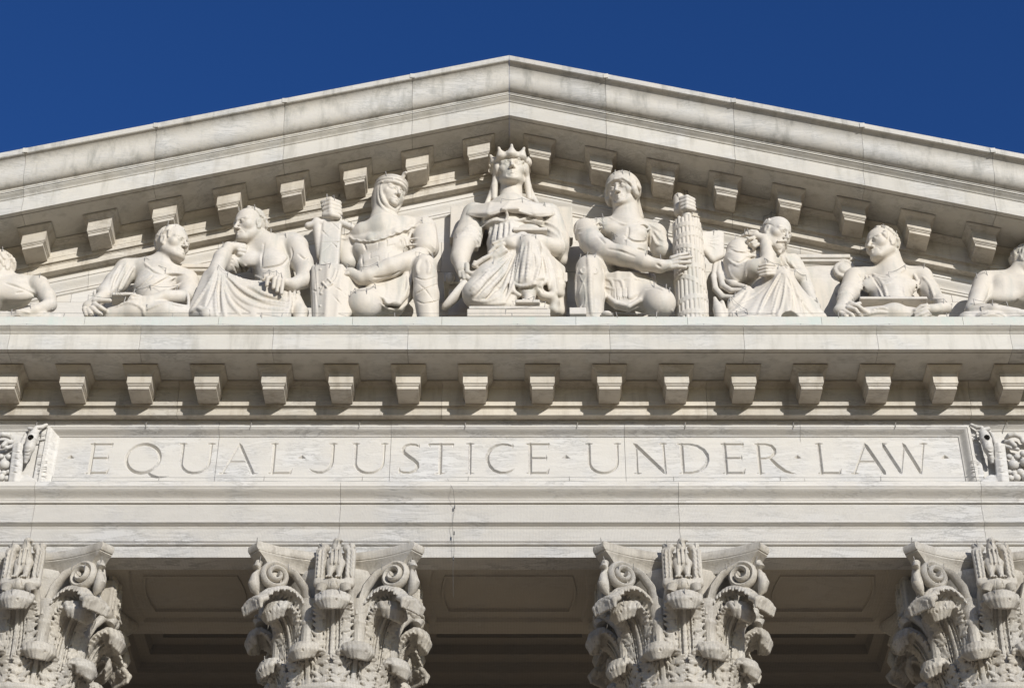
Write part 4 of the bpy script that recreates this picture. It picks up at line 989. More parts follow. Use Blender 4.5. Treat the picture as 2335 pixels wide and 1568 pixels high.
# --- young man with tablet, and the reclining one at the right edge
def tablet_man():
    C = Carve(2040, 500, 4.49, (120, 250, 1660, 1380))
    C.chain([(830, 930, -.34, 210), (830, 1080, -.36, 220), (850, 1230, -.38, 230)], 80)
    C.chain([(450, 880, -.34, 125), (830, 860, -.36, 140), (1170, 870, -.34, 125)], 70)
    C.ell((640, 960, -.50), (150, 60, 100), 60); C.ell((1010, 960, -.50), (150, 60, 100), 60)
    C.chain([(810, 640, -.42, 140), (850, 860, -.36, 175)], 60)
    C.head(735, 512, -.52, 475, -56, -7, 2, seed=21, hair=('short', 150, .05), brow=1.2)
    C.chain([(430, 890, -.36, 125), (370, 1040, -.48, 110), (330, 1110, -.56, 95)], 40)
    C.chain([(330, 1120, -.60, 78), (290, 1230, -.74, 80)], 25)
    C.chain([(1190, 880, -.36, 125), (1270, 1020, -.44, 112), (1350, 1120, -.52, 92)], 40)
    C.chain([(1380, 1130, -.60, 74), (1450, 1210, -.72, 68), (1330, 1230, -.80, 62)], 25)
    C.ell((300, 1230, -.80), (100, 55, 75), 20)
    C.fingers([[(360, 1180, -.84), (440, 1180, -.88), (490, 1160, -.86)], [(360, 1210, -.86), (440, 1230, -.90), (490, 1290, -.88)], [(320, 1250, -.86), (400, 1290, -.90), (430, 1330, -.88)], [(280, 1270, -.85), (340, 1310, -.88), (350, 1340, -.86)], [(390, 1160, -.86), (470, 1190, -.88), (570, 1260, -.86)]], 30)
    C.ell((1300, 1225, -.84), (100, 50, 60), 20)
    C.fingers([[(1240, 1190, -.88), (1180, 1195, -.88), (1120, 1240, -.86)], [(1240, 1220, -.90), (1180, 1240, -.90), (1110, 1275, -.88)], [(1250, 1260, -.90), (1180, 1285, -.90), (1120, 1310, -.88)], [(1270, 1285, -.88), (1220, 1310, -.88), (1160, 1320, -.87)]], 28)
    C.chain([(500, 1330, -.70, 120), (880, 1300, -.72, 125), (1250, 1340, -.68, 110)], 40); C.ell((880, 1240, -.80), (120, 70, 85), 40)
    C.ridges([[(470, 860), (500, 980), (505, 1110)], [(560, 850), (590, 960), (580, 1050)], [(600, 860), (700, 960), (740, 1080)], [(700, 870), (760, 960), (800, 1100)], [(1100, 830), (1150, 950), (1140, 1090)], [(1000, 880), (1040, 1000), (1100, 1090)], [(980, 970), (1000, 1090)], [(550, 1040), (585, 1110)], [(930, 860), (830, 930), (750, 960)], [(640, 830), (760, 870), (870, 850), (1000, 770)], [(650, 850), (760, 900), (870, 880)], [(280, 1050), (380, 1050), (430, 1100)], [(300, 1000), (400, 1000), (490, 1060)], [(240, 1100), (330, 1090), (470, 1120)], [(1200, 860), (1280, 960), (1330, 1100)], [(1290, 1130), (1340, 1115), (1420, 1120)], [(1160, 900), (1190, 1000), (1200, 1100)], [(620, 1240), (720, 1210), (800, 1220)], [(540, 1290), (680, 1260), (800, 1260)]], 14, 11)
    C.grooves([[(515, 880), (540, 990), (540, 1100)], [(640, 870), (720, 1000), (770, 1100)], [(1120, 900), (1120, 1000), (1080, 1100)], [(480, 830), (520, 900)], [(1170, 880), (1150, 1000), (1170, 1100)]], 10, 9)
    o = statue('wavy haired marble man in tunic holding a flat tablet across his knees', C, 850, 1300)
    S = Carve(2040, 500, 4.49, (440, 1060, 1300, 1300)); S.box((860, 1165, -.74), (375, 90, 20), 3, (-14, 0, 0), 5)
    link('tablet', S.mesh('tablet', M_STA, o.location), o)
    return o
def edge_man():
    C = Carve(2040, 500, 4.49, (1580, 540, 2900, 1380))
    C.chain([(2080, 1020, -.40, 190), (2350, 1060, -.36, 210), (2650, 1200, -.36, 200)], 80)
    C.ell((2080, 1080, -.54), (190, 60, 90), 90)
    C.chain([(1880, 950, -.44, 125), (1830, 1080, -.54, 105), (1760, 1230, -.62, 88)], 40)
    C.chain([(1900, 900, -.40, 110), (2200, 890, -.38, 110)], 60)
    C.chain([(1760, 1240, -.66, 84), (2000, 1240, -.78, 74), (2260, 1270, -.82, 56)], 30); C.ell((2330, 1280, -.84), (90, 45, 55), 15)
    C.fingers([[(2380, 1260+22*i, -.86), (2450, 1270+22*i, -.88), (2500, 1290+20*i, -.86)] for i in range(4)], 26)
    C.chain([(2230, 880, -.42, 115), (2330, 740, -.46, 115)], 50)
    C.head(2390, 700, -.48, 445, 60, -22, 0, seed=31, hair=('short', 150, .05))
    C.chain([(1700, 1360, -.70, 110), (2200, 1370, -.74, 100), (2700, 1370, -.70, 110)], 40); C.ell((1960, 1310, -.84), (160, 60, 70), 20)
    C.grooves([[(1950, 1000), (1930, 1090), (1880, 1160)], [(2000, 1160), (2150, 1180), (2260, 1120)]], 9, 16)
    C.ridges([[(1840, 1300), (1900, 1250), (1980, 1245)], [(1860, 1310), (1930, 1270), (2010, 1265)], [(1890, 1310), (1960, 1285), (2040, 1290)], [(1700, 1220), (1780, 1170), (1900, 1170)]], 12, 8)
    return statue('bare shouldered marble man reclining at the right edge, head turned away', C, 2150, 1300)
# --- left side: man with book, thinker, reclining one at the left edge
def book_man():
    C = Carve(0, 480, 4.481, (820, 300, 2330, 1480))
    C.chain([(1720, 960, -.34, 190), (1730, 1120, -.36, 220), (1760, 1280, -.38, 220)], 80)
    C.chain([(1430, 880, -.34, 140), (1700, 880, -.36, 150), (2080, 980, -.34, 125)], 70)
    C.chain([(1900, 700, -.42, 140), (1830, 860, -.38, 175)], 60)
    C.head(1940, 590, -.52, 470, 58, -8, -4, seed=41, hair=('short', 150, .05), brow=1.15)
    C.chain([(1410, 890, -.38, 135), (1300, 1020, -.48, 125), (1180, 1130, -.58, 100)], 40)
    C.chain([(1180, 1150, -.62, 72), (1050, 1260, -.78, 72)], 25); C.ell((1010, 1280, -.80), (85, 55, 85), 20)
    C.fingers([[(1060, 1220, -.86), (1130, 1215, -.88), (1230, 1215, -.88)], [(1060, 1260, -.87), (1120, 1290, -.90), (1170, 1320, -.88)], [(1030, 1300, -.87), (1080, 1340, -.89), (1130, 1370, -.88)], [(990, 1320, -.86), (1020, 1370, -.88)], [(950, 1310, -.85), (970, 1380, -.86)]], 32)
    C.chain([(2110, 1010, -.36, 125), (2120, 1130, -.44, 115), (2090, 1190, -.54, 100)], 40)
    C.chain([(2060, 1180, -.64, 84), (1850, 1170, -.76, 72), (1680, 1220, -.82, 62)], 25); C.ell((1600, 1220, -.84), (95, 50, 62), 20)
    C.fingers([[(1560, 1180, -.88), (1490, 1160, -.90), (1450, 1210, -.88)], [(1550, 1210, -.89), (1480, 1200, -.91), (1440, 1240, -.89)], [(1550, 1240, -.88), (1500, 1240, -.90)]], 30)
    C.chain([(1260, 1400, -.72, 110), (1500, 1350, -.76, 120), (1850, 1360, -.74, 130), (2100, 1390, -.66, 120)], 40)
    C.sheet([(2150, 1080, -.40, 0), (2170, 1120, -.30, 0)], [(2120, 1380, -.66, 0), (2190, 1380, -.50, 0)], 36)
    C.ridges([[(1420, 800), (1340, 930), (1300, 1080)], [(1340, 820), (1270, 950), (1230, 1080)], [(1500, 830), (1420, 960), (1350, 1100)], [(1620, 790), (1700, 870), (1820, 905), (1960, 905), (2090, 920)], [(1650, 920), (1560, 1000), (1480, 1080)], [(1800, 930), (1650, 1020), (1520, 1090)], [(1960, 950), (1800, 1030), (1650, 1080)], [(2120, 970), (1980, 1050), (1850, 1100)], [(1040, 1120), (1120, 1080), (1200, 1090), (1230, 1140)], [(2080, 1100), (2110, 1180), (2110, 1300)], [(1500, 1240), (1600, 1310), (1610, 1380)], [(1640, 1310), (1850, 1250), (2080, 1280)], [(1300, 1290), (1420, 1240), (1520, 1260)]], 15, 12)
    C.grooves([[(1380, 830), (1300, 960), (1260, 1090)], [(1460, 830), (1390, 960), (1330, 1100)], [(1720, 930), (1600, 1030), (1500, 1100)], [(1900, 950), (1740, 1040), (1620, 1090)], [(1640, 830), (1720, 900), (1850, 935)]], 11, 10)
    o = statue('cropped haired marble man in tunic with an open book, facing right', C, 1700, 1400)
    S = Carve(0, 480, 4.481, (1180, 1100, 1560, 1330)); S.box((1390, 1195, -.78), (130, 75, 24), 3, (-16, -6, 8), 5)
    S.grooves([[(1270, 1180), (1400, 1172), (1500, 1160)], [(1270, 1195), (1400, 1190), (1500, 1180)]], 4, 2)
    link('book', S.mesh('book', M_STA, o.location), o)
    return o
def thinker():
    C = Carve(440, 460, 4.355, (90, 210, 1520, 1520))
    C.chain([(1040, 800, -.40, 190), (1060, 950, -.40, 190), (1080, 1120, -.40, 200)], 70)
    C.ell((1060, 830, -.58), (150, 70, 110), 60); C.ell((800, 820, -.56), (110, 60, 100), 60)
    C.chain([(760, 790, -.42, 110), (1000, 680, -.42, 130), (1270, 650, -.40, 130)], 70)
    C.chain([(870, 560, -.48, 118), (980, 700, -.42, 150)], 60)
    C.head(795, 460, -.58, 445, -42, -16, 6, seed=51, hair=('receding', 120, .05), brow=1.25)
    # right hand arm of the picture
    C.ell((1300, 670, -.44), (140, 110, 130), 40)
    C.chain([(1310, 700, -.46, 128), (1370, 850, -.52, 118), (1420, 960, -.60, 105), (1390, 1040, -.66, 92)], 35)
    C.chain([(1390, 1050, -.68, 90), (1270, 1100, -.78, 70), (1200, 1080, -.82, 55)], 25); C.ell((1110, 1040, -.84), (95, 50, 45), 18)
    C.fingers([[(1040, 1010, -.88), (1000, 1030, -.90), (988, 1100, -.88)], [(1090, 1015, -.89), (1070, 1040, -.91), (1060, 1130, -.89)], [(1130, 1020, -.89), (1115, 1050, -.91), (1100, 1165, -.89)], [(1170, 1030, -.88), (1162, 1060, -.90), (1148, 1190, -.88)], [(1030, 990, -.86), (970, 1010, -.87), (950, 1040, -.86)]], 27)
    # left arm of the picture: elbow on knee, hand to chin
    C.chain([(440, 930, -.76, 84), (500, 800, -.72, 88), (570, 690, -.66, 60)], 25)
    C.chain([(575, 690, -.66, 58), (660, 690, -.62, 52), (730, 690, -.58, 48)], 20); C.ell((700, 730, -.58), (70, 50, 52), 20)
    C.fingers([[(690, 690, -.64), (750, 700, -.62)], [(690, 725, -.64), (755, 735, -.62)], [(690, 760, -.62), (745, 775, -.60)]], 26)
    C.chain([(470, 900, -.64, 90), (700, 860, -.40, 110)], 40)
    # knee and gown
    C.ell((430, 985, -.76), (105, 90, 80), 30)
    C.sheet([(350, 990, -.74, 0), (430, 960, -.80, 0), (540, 1010, -.74, 0)], [(170, 1420, -.74, 0), (330, 1430, -.86, 0), (520, 1470, -.84, 0)], 52)
    C.sheet([(500, 1000, -.74, 0), (760, 1100, -.70, 0), (1180, 1120, -.66, 0)], [(540, 1480, -.84, 0), (860, 1480, -.84, 0), (1190, 1470, -.78, 0)], 56)
    C.chain([(1290, 1260, -.60, 80), (1350, 1400, -.64, 85), (1350, 1480, -.64, 80)], 30); C.chain([(1230, 1200, -.62, 36), (1210, 1400, -.74, 40)], 18)
    C.ridges([[(430, 940), (340, 1120), (230, 1280), (160, 1390)], [(470, 960), (440, 1120), (430, 1300), (440, 1430)], [(500, 970), (490, 1120), (510, 1300), (530, 1430)], [(540, 990), (700, 1130), (900, 1250), (1210, 1300)], [(560, 1060), (680, 1230), (900, 1340), (1200, 1370)], [(520, 1090), (590, 1290), (700, 1420)], [(800, 1110), (1000, 1210), (1220, 1250)], [(1240, 1160), (1240, 1300), (1210, 1420)], [(1290, 1160), (1280, 1280), (1260, 1400)], [(170, 1390), (240, 1350), (290, 1370), (360, 1350)]], 19, 14)
    C.grooves([[(455, 980), (400, 1150), (330, 1330)], [(485, 1000), (465, 1180), (480, 1400)], [(560, 1030), (720, 1190), (960, 1300), (1200, 1335)], [(540, 1120), (640, 1290), (800, 1400)], [(760, 1120), (960, 1230), (1200, 1280)]], 15, 12)
    C.ridges([[(600, 800), (640, 860), (650, 960), (720, 1040)], [(640, 800), (720, 870), (790, 980), (920, 1060)], [(600, 880), (640, 960), (660, 1020)], [(700, 820), (770, 900), (850, 990), (940, 1030)], [(600, 840), (680, 900), (740, 1010), (830, 1080)]], 15, 9)
    C.grooves([[(690, 880), (740, 960), (830, 1040)], [(640, 900), (680, 980), (740, 1050)]], 10, 7)
    C.grooves([[(940, 920), (1040, 910), (1160, 880), (1230, 800)], [(1250, 690), (1270, 780), (1240, 860)], [(960, 640), (940, 760), (930, 900)], [(1330, 760), (1400, 820), (1440, 790)]], 9, 16)
    return statue('bald browed bare chested marble man brooding, elbow on knee and hand at chin', C, 800, 1450)
def left_edge_man():
    C = Carve(0, 480, 4.481, (-620, 600, 760, 1480))
    C.chain([(180, 1120, -.40, 190), (-80, 1180, -.38, 210), (-350, 1320, -.38, 200)], 80)
    C.ell((210, 1150, -.54), (190, 60, 90), 90)
    C.chain([(60, 1010, -.38, 100), (400, 1030, -.40, 95)], 60); C.ell((430, 1040, -.44), (115, 100, 105), 40)
    C.chain([(440, 1050, -.46, 108), (530, 1180, -.56, 92), (560, 1260, -.64, 78)], 35); C.chain([(550, 1270, -.66, 76), (400, 1330, -.80, 62), (220, 1370, -.84, 54)], 25)
    C.chain([(20, 850, -.46, 110), (60, 1020, -.40, 130)], 60)
    C.head(-20, 860, -.50, 440, -42, -22, 0, seed=61, hair=('short', 150, .05))
    C.chain([(-300, 1420, -.72, 100), (200, 1440, -.74, 95), (640, 1440, -.68, 90)], 40)
    C.grooves([[(420, 1150), (390, 1230), (300, 1290)], [(180, 1130), (330, 1120), (420, 1200)], [(60, 1020), (180, 1060), (330, 1110)]], 9, 16)
    C.ridges([[(60, 1340), (200, 1330), (330, 1350)], [(420, 1390), (480, 1370), (560, 1350)]], 12, 10)
    o = statue('bare chested marble man reclining at the left edge, looking away left', C, 200, 1400)
    L0 = np.array(o.location); a = C.p(770, 1400, -.62); b = C.p(890, 1250, -.62)
    return o
# --- carved scroll topped pedestals in the background between the figures
def pedestal(label, cx, sx, vt):
    """little Ionic pedestal carved against the tympanum; sx = side its scroll turns to"""
    o = thing('scroll_pedestal', (cx, -.1, ZL), label, 'pedestal', 'scroll pedestals behind the figures')
    T = zv(vt, -.28); ZB_ = T-1.06
    S = Carve.__new__(Carve); S.h = .011; S.u = 1; S.lo = np.array((cx-.55, -.34, ZB_-.05)); S.hi = np.array((cx+.55, .04, T+.2)); S.n = np.ceil((S.hi-S.lo)/S.h).astype(int)+1
    S.ax = [S.lo[i]+S.h*np.arange(S.n[i]) for i in range(3)]; S.F = np.full(tuple(S.n), 9., np.float32)
    S.wbox((cx-sx*.05, -.08, ZB_+.45), (.26, .10, .5), .02, None, .03)
    S.wbox((cx, -.13, ZB_+1.02), (.38, .15, .035), .01, None, .01); S.wbox((cx, -.12, ZB_+.965), (.33, .13, .025), .01, None, .01)
    c = np.array((cx+sx*.26, -.2, ZB_+.80))
    P = []
    for i in range(30):
        a = i*.42; r_ = .17*(1-i/34)
        P.append(c+np.array((sx*r_*math.sin(a), -.02-.05*i/30, r_*math.cos(a))))
    for p_, q_ in zip(P[:-1], P[1:]): S.wcap(p_, q_, .034, .032, .008)
    S.wcap(c+np.array((0, .05, 0)), c+np.array((0, .2, 0)), .15, .15, .02)
    S.wcap((cx-sx*.3, -.17, ZB_+.93), (cx+sx*.42, -.22, ZB_+1.0), .03, .03, .01)
    A_ = [(cx+sx*(.10+.26*math.cos(q)), -.16, ZB_+.52-.34*math.sin(q)) for q in [i*.26 for i in range(6)]]
    for p_, q_ in zip(A_[:-1], A_[1:]): S.wcap(p_, q_, .045, .045, .02)
    link('carving', S.mesh('carving', M_STA, o.location), o)
knight(); queen(); soldier(); bearded(); tablet_man(); edge_man(); book_man(); thinker(); left_edge_man()
pedestal('carved scroll pedestal behind the shoulder of the bearded man', xu(1880, 640, -.1), 1, 578)
pedestal('carved scroll pedestal between the book reader and the brooding man', xu(455, 640, -.1), -1, 600)

# ================================================================ columns with leaf capitals
YA = .70                                    # column axis behind the architrave face
ZN = 12.86                                  # neck
def grid_arr(P, N, th):
    """thick sheet from a grid of points P[i][j] and normals N"""
    P = np.asarray(P); N = np.asarray(N); a, b = P.shape[:2]
    V = np.concatenate([P.reshape(-1, 3), (P-N*th).reshape(-1, 3)]); n = a*b
    idx = np.arange(n).reshape(a, b); Q = []
    f = np.stack([idx[:-1, :-1], idx[1:, :-1], idx[1:, 1:], idx[:-1, 1:]], -1).reshape(-1, 4); Q.append(f); Q.append(f[:, ::-1]+n)
    rim = list(idx[:, 0])+list(idx[-1, 1:])+list(idx[::-1, -1][1:])+list(idx[0, ::-1][1:])
    Q.append(np.array([[rim[i+1], rim[i], rim[i]+n, rim[i+1]+n] for i in range(len(rim)-1)]))
    return V, np.concatenate(Q)
def grid_mesh(name, P, N, th, mat): return fast_mesh(name, *grid_arr(P, N, th), mat)
def spline(pts, s):
    P = np.asarray(pts, float); m = len(P)-1; t = np.clip(np.asarray(s)*m, 0, m-1e-6); i = t.astype(int); f = (t-i)[:, None]
    g = lambda k: P[np.clip(k, 0, m)]
    p0, p1, p2, p3 = g(i-1), g(i), g(i+1), g(i+2)
    return .5*(2*p1+(p2-p0)*f+(2*p0-5*p1+4*p2-p3)*f*f+(3*p1-p0-3*p2+p3)*f**3)
def local_carve(lo, hi, h):
    S = Carve.__new__(Carve); S.h = h; S.u = 1; S.lo = np.array(lo, float); S.hi = np.array(hi, float); S.n = np.ceil((S.hi-S.lo)/h).astype(int)+1
    S.ax = [S.lo[i]+h*np.arange(S.n[i]) for i in range(3)]; S.F = np.full(tuple(S.n), 9., np.float32); return S
def acanthus(name, curve, wid, tip, lobes, ds):
    """leaf standing on the bell at azimuth 0 (towards -Y); curve = (radius, z) of its spine, wid = half width along it, tip = overturned end (r, z, half width, drop)"""
    S = local_carve((-.40, -1.32, curve[0][1]-.02), (.40, -.55, curve[-1][1]+.16), .0095)
    def fr(s_):
        a = np.array([s_, min(1, s_+.01), max(0, s_-.01)]); c = spline(curve, a); d = c[1]-c[2]; d /= np.linalg.norm(d)
        return c[0], np.array((d[1], -d[0])), float(spline([(x, 0) for x in wid], np.array([s_]))[0, 0])
    def pt(s_, t, off=0):
        c, n, w_ = fr(min(max(s_, 0), 1)); ang = t*w_/max(.72, c[0]); r_ = c[0]+off*n[0]; return np.array((math.sin(ang)*r_, -math.cos(ang)*r_, c[1]+off*n[1]))
    N_ = 14
    for t in np.linspace(-.8, .8, 13):
        for i in range(N_): S.wcap(pt(i/N_, t), pt((i+1)/N_, t), .03, .03, .015)
    for t in (-.07, 0, .07):
        for i in range(N_): S.wcap(pt(i/N_, t, .014), pt((i+1)/N_, t, .014), .028, .026, .012)
    for e in (-1, 1):
        for t in (.25, .42):
            for i in range(N_-2): S.wcap(pt(i/N_, e*t, .016), pt((i+1)/N_, e*t*(1-.06*i/N_), .016), .022, .022, .012)
        for L_ in range(lobes):
            s0 = .02+ds*L_
            for j, (dd, tt) in enumerate(((-.02, .90), (.03, 1.06), (.085, 1.10), (.13, .96))):
                a, b = pt(s0, e*.52, .012), pt(s0+dd*1.0+.02, e*tt*.80, .030); c = pt(s0+dd*1.2+.03, e*tt, .058)
                S.wcap(a, b, .028, .032, .011); S.wcap(b, c, .032, .018, .007)
            S.wcap(pt(s0+.105, e*.72, .11), pt(s0+.135, e*.64, -.02), .021, .018, .004, True)
            S.wcap(pt(s0+.01, e*.60, .055), pt(s0+.08, e*.95, .085), .008, .010, .006, True)
        for t, r_ in ((.165, .021), (.335, .019), (.50, .013)):
            for i in range(2, N_-1): S.wcap(pt(i/N_, e*t, .018), pt((i+1)/N_, e*t*(1-.05*i/N_), .018), r_, r_*1.1, .003, True)
    tr, tz, hw_, drop = tip
    K = 9
    for j in range(K):
        q = -1+2*j/(K-1); f = 1-.30*q*q; x = q*hw_; bk = .10*q*q
        P_ = [(x*.60, -(tr-.17), tz-.02), (x*.92, -(tr-.07-bk*.5), tz+.035*f), (x, -(tr+.03-bk), tz+.01*f), (x*.96, -(tr+.062-bk), tz-.45*drop*f), (x*.74, -(tr+.035-bk), tz-drop*f)]
        R_ = [.034, .042, .046, .044, .026]
        for i in range(4): S.wcap(P_[i], P_[i+1], R_[i]*.9, R_[i+1]*.9, .016)
        if 0 < j < K-1: S.wcap((x*.97+.02, -(tr+.118-bk), tz-.02), (x*.80+.02, -(tr+.095-bk), tz-.85*drop*f), .011, .015, .006, True)
        if j in (2, 5): S.wcap((x*.95+.02, -(tr+.14-bk), tz-.62*drop*f), (x*.95+.02, -(tr+.03-bk), tz-.55*drop*f), .019, .015, .003, True)
    S.well((0, -(tr-.02), tz-.35*drop), (hw_*.95, .065, drop*.55), .03)
    return S.mesh(name, M_CAP, smooth=1)
T1 = [(.69, ZN+.02), (.705, 13.02), (.735, 13.15), (.79, 13.265), (.86, 13.315), (.93, 13.315)]
T2 = [(.69, ZN+.04), (.71, 13.2), (.735, 13.45), (.785, 13.68), (.87, 13.84), (.98, 13.915), (1.08, 13.91)]
leaf1 = acanthus('acanthus_leaf', T1, [.25, .265, .26, .24, .21, .17], (.935, 13.30, .17, .175), 4, .19)
leaf2 = acanthus('acanthus_leaf', T2, [.20, .215, .225, .215, .215, .21, .175], (1.10, 13.895, .185, .20), 6, .135)
# side leaf that carries the corner scroll
def pol(az, r, z): return (math.sin(R(az))*r, -math.cos(R(az))*r, z)
def mir(me, name):
    m2 = me.copy(); co = np.zeros(len(me.vertices)*3, np.float32); me.vertices.foreach_get('co', co); co = co.reshape(-1, 3); co[:, 0] *= -1
    m2.vertices.foreach_set('co', co.ravel()); m2.flip_normals(); m2.update(); return m2
def scroll_leaf():
    path = [pol(22, .80, 13.66), pol(25, .83, 13.85), pol(30, .90, 14.03), pol(36, 1.03, 14.14), pol(40, 1.17, 14.11), pol(43, 1.29, 14.0), pol(44, 1.34, 13.88)]
    wd = [.045, .05, .065, .085, .10, .11, .085]
    S = local_carve((.12, -1.25, 13.58), (1.25, -.45, 14.28), .0105)
    n = 22; P_ = spline(path, np.linspace(0, 1, n+1)); W_ = spline([(x, 0) for x in wd], np.linspace(0, 1, n+1))[:, 0]
    for i in range(n):
        sd = np.array((.72, .69, 0)) if i > 6 else np.array((.9, .42, 0)); a, b = P_[i], P_[i+1]
        for t in (-.7, -.35, 0, .35, .7): S.wcap(a+sd*t*W_[i]-np.array((0, 0, .05*t*t)), b+sd*t*W_[i+1]-np.array((0, 0, .05*t*t)), .024 if t else .032, .024 if t else .032, .008)
        if i > 3:
            for e in (-1, 1):
                c = a+sd*e*W_[i]*.9-np.array((0, 0, .04)); S.wcap(c, c+sd*e*.03+np.array((.01, -.01, -.035-.02*(i % 2))), .022, .013, .016)
                if i % 3 == 0: S.wcap(a+sd*e*W_[i]*.55+np.array((0, 0, .06)), a+sd*e*W_[i]*.6-np.array((0, 0, .05)), .014, .014, .003, True)
    for j in range(7):                      # overturned end
        q = -1+2*j/6; sd = np.array((.70, .71, 0)); c = P_[-3]+sd*q*.13-np.array((0, 0, .06*q*q)); o_ = np.array((.5, -.5, 0))
        S.wcap(c, c+o_*.12-np.array((0, 0, .06)), .036, .036, .02); S.wcap(c+o_*.12-np.array((0, 0, .06)), c+o_*.10-np.array((0, 0, .20-.05*q*q)), .036, .020, .02)
    return S.mesh('scroll_leaf', M_CAP)
vl = scroll_leaf()
vlm = mir(vl, 'scroll_leaf')
# scroll: band rising from the stalk and winding up under the abacus corner
def volute():
    c = np.array(pol(41.5, 1.16, 14.27)); h = np.array((.90, -.43, 0)); h /= np.linalg.norm(h); n = np.array((-.43, -.90, 0)); n /= np.linalg.norm(n)
    pts = [np.array(p) for p in (pol(23, .80, 13.80), pol(24, .83, 13.98), pol(26, .90, 14.17), pol(31, 1.0, 14.33))]
    rad = [.05, .048, .045, .042]
    K = 34
    for i in range(K+1):
        a = math.pi*.62-i/K*math.pi*3.9; r_ = .165*(1-i/K)**.75+.022
        pts.append(c+h*(math.cos(a)*r_)+np.array((0, 0, math.sin(a)*r_))+n*(.02+.085*i/K)); rad.append(.043*(1-.35*i/K))
    V = []; F = []; m = len(pts); sg = 8; pts = np.array(pts)
    for i in range(m):
        tg = pts[min(i+1, m-1)]-pts[max(i-1, 0)]; tg /= np.linalg.norm(tg); bb = n-tg*(n@tg); bb /= np.linalg.norm(bb); aa = np.cross(tg, bb)
        for k in range(sg):
            q = 2*math.pi*k/sg; V.append(pts[i]+aa*math.cos(q)*rad[i]+bb*math.sin(q)*rad[i]*1.7)
    for i in range(m-1):
        for k in range(sg): F.append((i*sg+k, i*sg+(k+1) % sg, (i+1)*sg+(k+1) % sg, (i+1)*sg+k))
    F.append(tuple(range(sg))); F.append(tuple((m-1)*sg+k for k in reversed(range(sg))))
    # disc behind the winding
    b0 = len(V)
    for k in range(20):
        q = 2*math.pi*k/20; V.append(c+h*math.cos(q)*.155+np.array((0, 0, math.sin(q)*.155))+n*.0)
    V.append(c+n*.06)
    for k in range(20): F.append((b0+k, b0+(k+1) % 20, b0+20))
    me = me_from('scroll', V, F, M_CAP, True, 50); return me
vo = volute(); vom = mir(vo, 'scroll')
# stalk (cauliculus) with its cup, small inner curl, corner pendant
def lathe(name, prof, seg, mat, c=(0, 0), rib=0):
    V = []; F = []; n = len(prof)
    for (r_, z) in prof:
        for k in range(seg):
            q = 2*math.pi*k/seg; rr = r_*(1+rib*math.cos(q*seg/2)); V.append((c[0]+rr*math.sin(q), c[1]-rr*math.cos(q), z))
    for i in range(n-1):
        for k in range(seg): F.append((i*seg+k, i*seg+(k+1) % seg, (i+1)*seg+(k+1) % seg, (i+1)*seg+k))
    F.append(tuple(reversed(range(seg)))); F.append(tuple((n-1)*seg+k for k in range(seg)))
    return me_from(name, V, F, mat, True, 40)
cp = pol(24, .775, 0)
stalk = lathe('stalk', [(.075, 13.2), (.08, 13.5), (.088, 13.66), (.10, 13.675), (.104, 13.70), (.10, 13.725), (.088, 13.735), (.10, 13.80), (.125, 13.90), (.15, 13.99), (.14, 14.0)], 24, M_CAP, cp[:2], .03)
stalkm = mir(stalk, 'stalk')
ic = tube_me('inner_curl', [pol(17, .78, 13.8), pol(14, .83, 13.97), pol(11, .92, 14.09), pol(9, 1.0, 14.11), pol(8, 1.04, 14.06), pol(9, 1.02, 14.01)], [.05, .055, .06, .072, .075, .06], M_CAP, 10)
icm = mir(ic, 'inner_curl')
pend = tube_me('corner_pendant', [pol(45, 1.36, 14.44), pol(45, 1.40, 14.36), pol(45, 1.36, 14.33), pol(45, 1.40, 14.24), pol(45, 1.42, 14.12), pol(45, 1.39, 14.03), pol(45, 1.34, 13.98)], [.05, .055, .03, .05, .075, .06, .02], M_CAP, 10)
# abacus with hollow sides
def abacus():
    ring = [(.15, 14.40), (.135, 14.43), (.10, 14.475), (.06, 14.515), (.035, 14.535), (.03, 14.54), (.03, 14.556), (.018, 14.558), (.004, 14.585), (0, 14.615), (.003, 14.648), (.016, 14.670), (.03, Z0-.002)]
    V = []; F = []; K = 16
    for (ins, z) in ring:
        for q in range(4):
            for i in range(K+1):
                x = -.99+1.98*i/K; y = -1.12+.29*(1-(x/.99)**2); f = 1-ins/abs(y); x2 = x*(1-ins/1.0); y2 = y*f
                a = q*math.pi/2; V.append((x2*math.cos(a)-y2*math.sin(a), x2*math.sin(a)+y2*math.cos(a), z))
    n = 4*(K+1)
    for i in range(len(ring)-1):
        for k in range(n): F.append((i*n+k, i*n+(k+1) % n, (i+1)*n+(k+1) % n, (i+1)*n+k))
    F.append(tuple(reversed(range(n)))); F.append(tuple((len(ring)-1)*n+k for k in range(n)))
    return me_from('abacus', V, F, M_CAP, True, 32)
ab = abacus()
bell = lathe('bell', [(.66, ZN), (.66, 13.4), (.68, 13.8), (.74, 14.1), (.83, 14.32), (.86, 14.40), (.86, 14.44), (.5, 14.45)], 48, M_CAP)
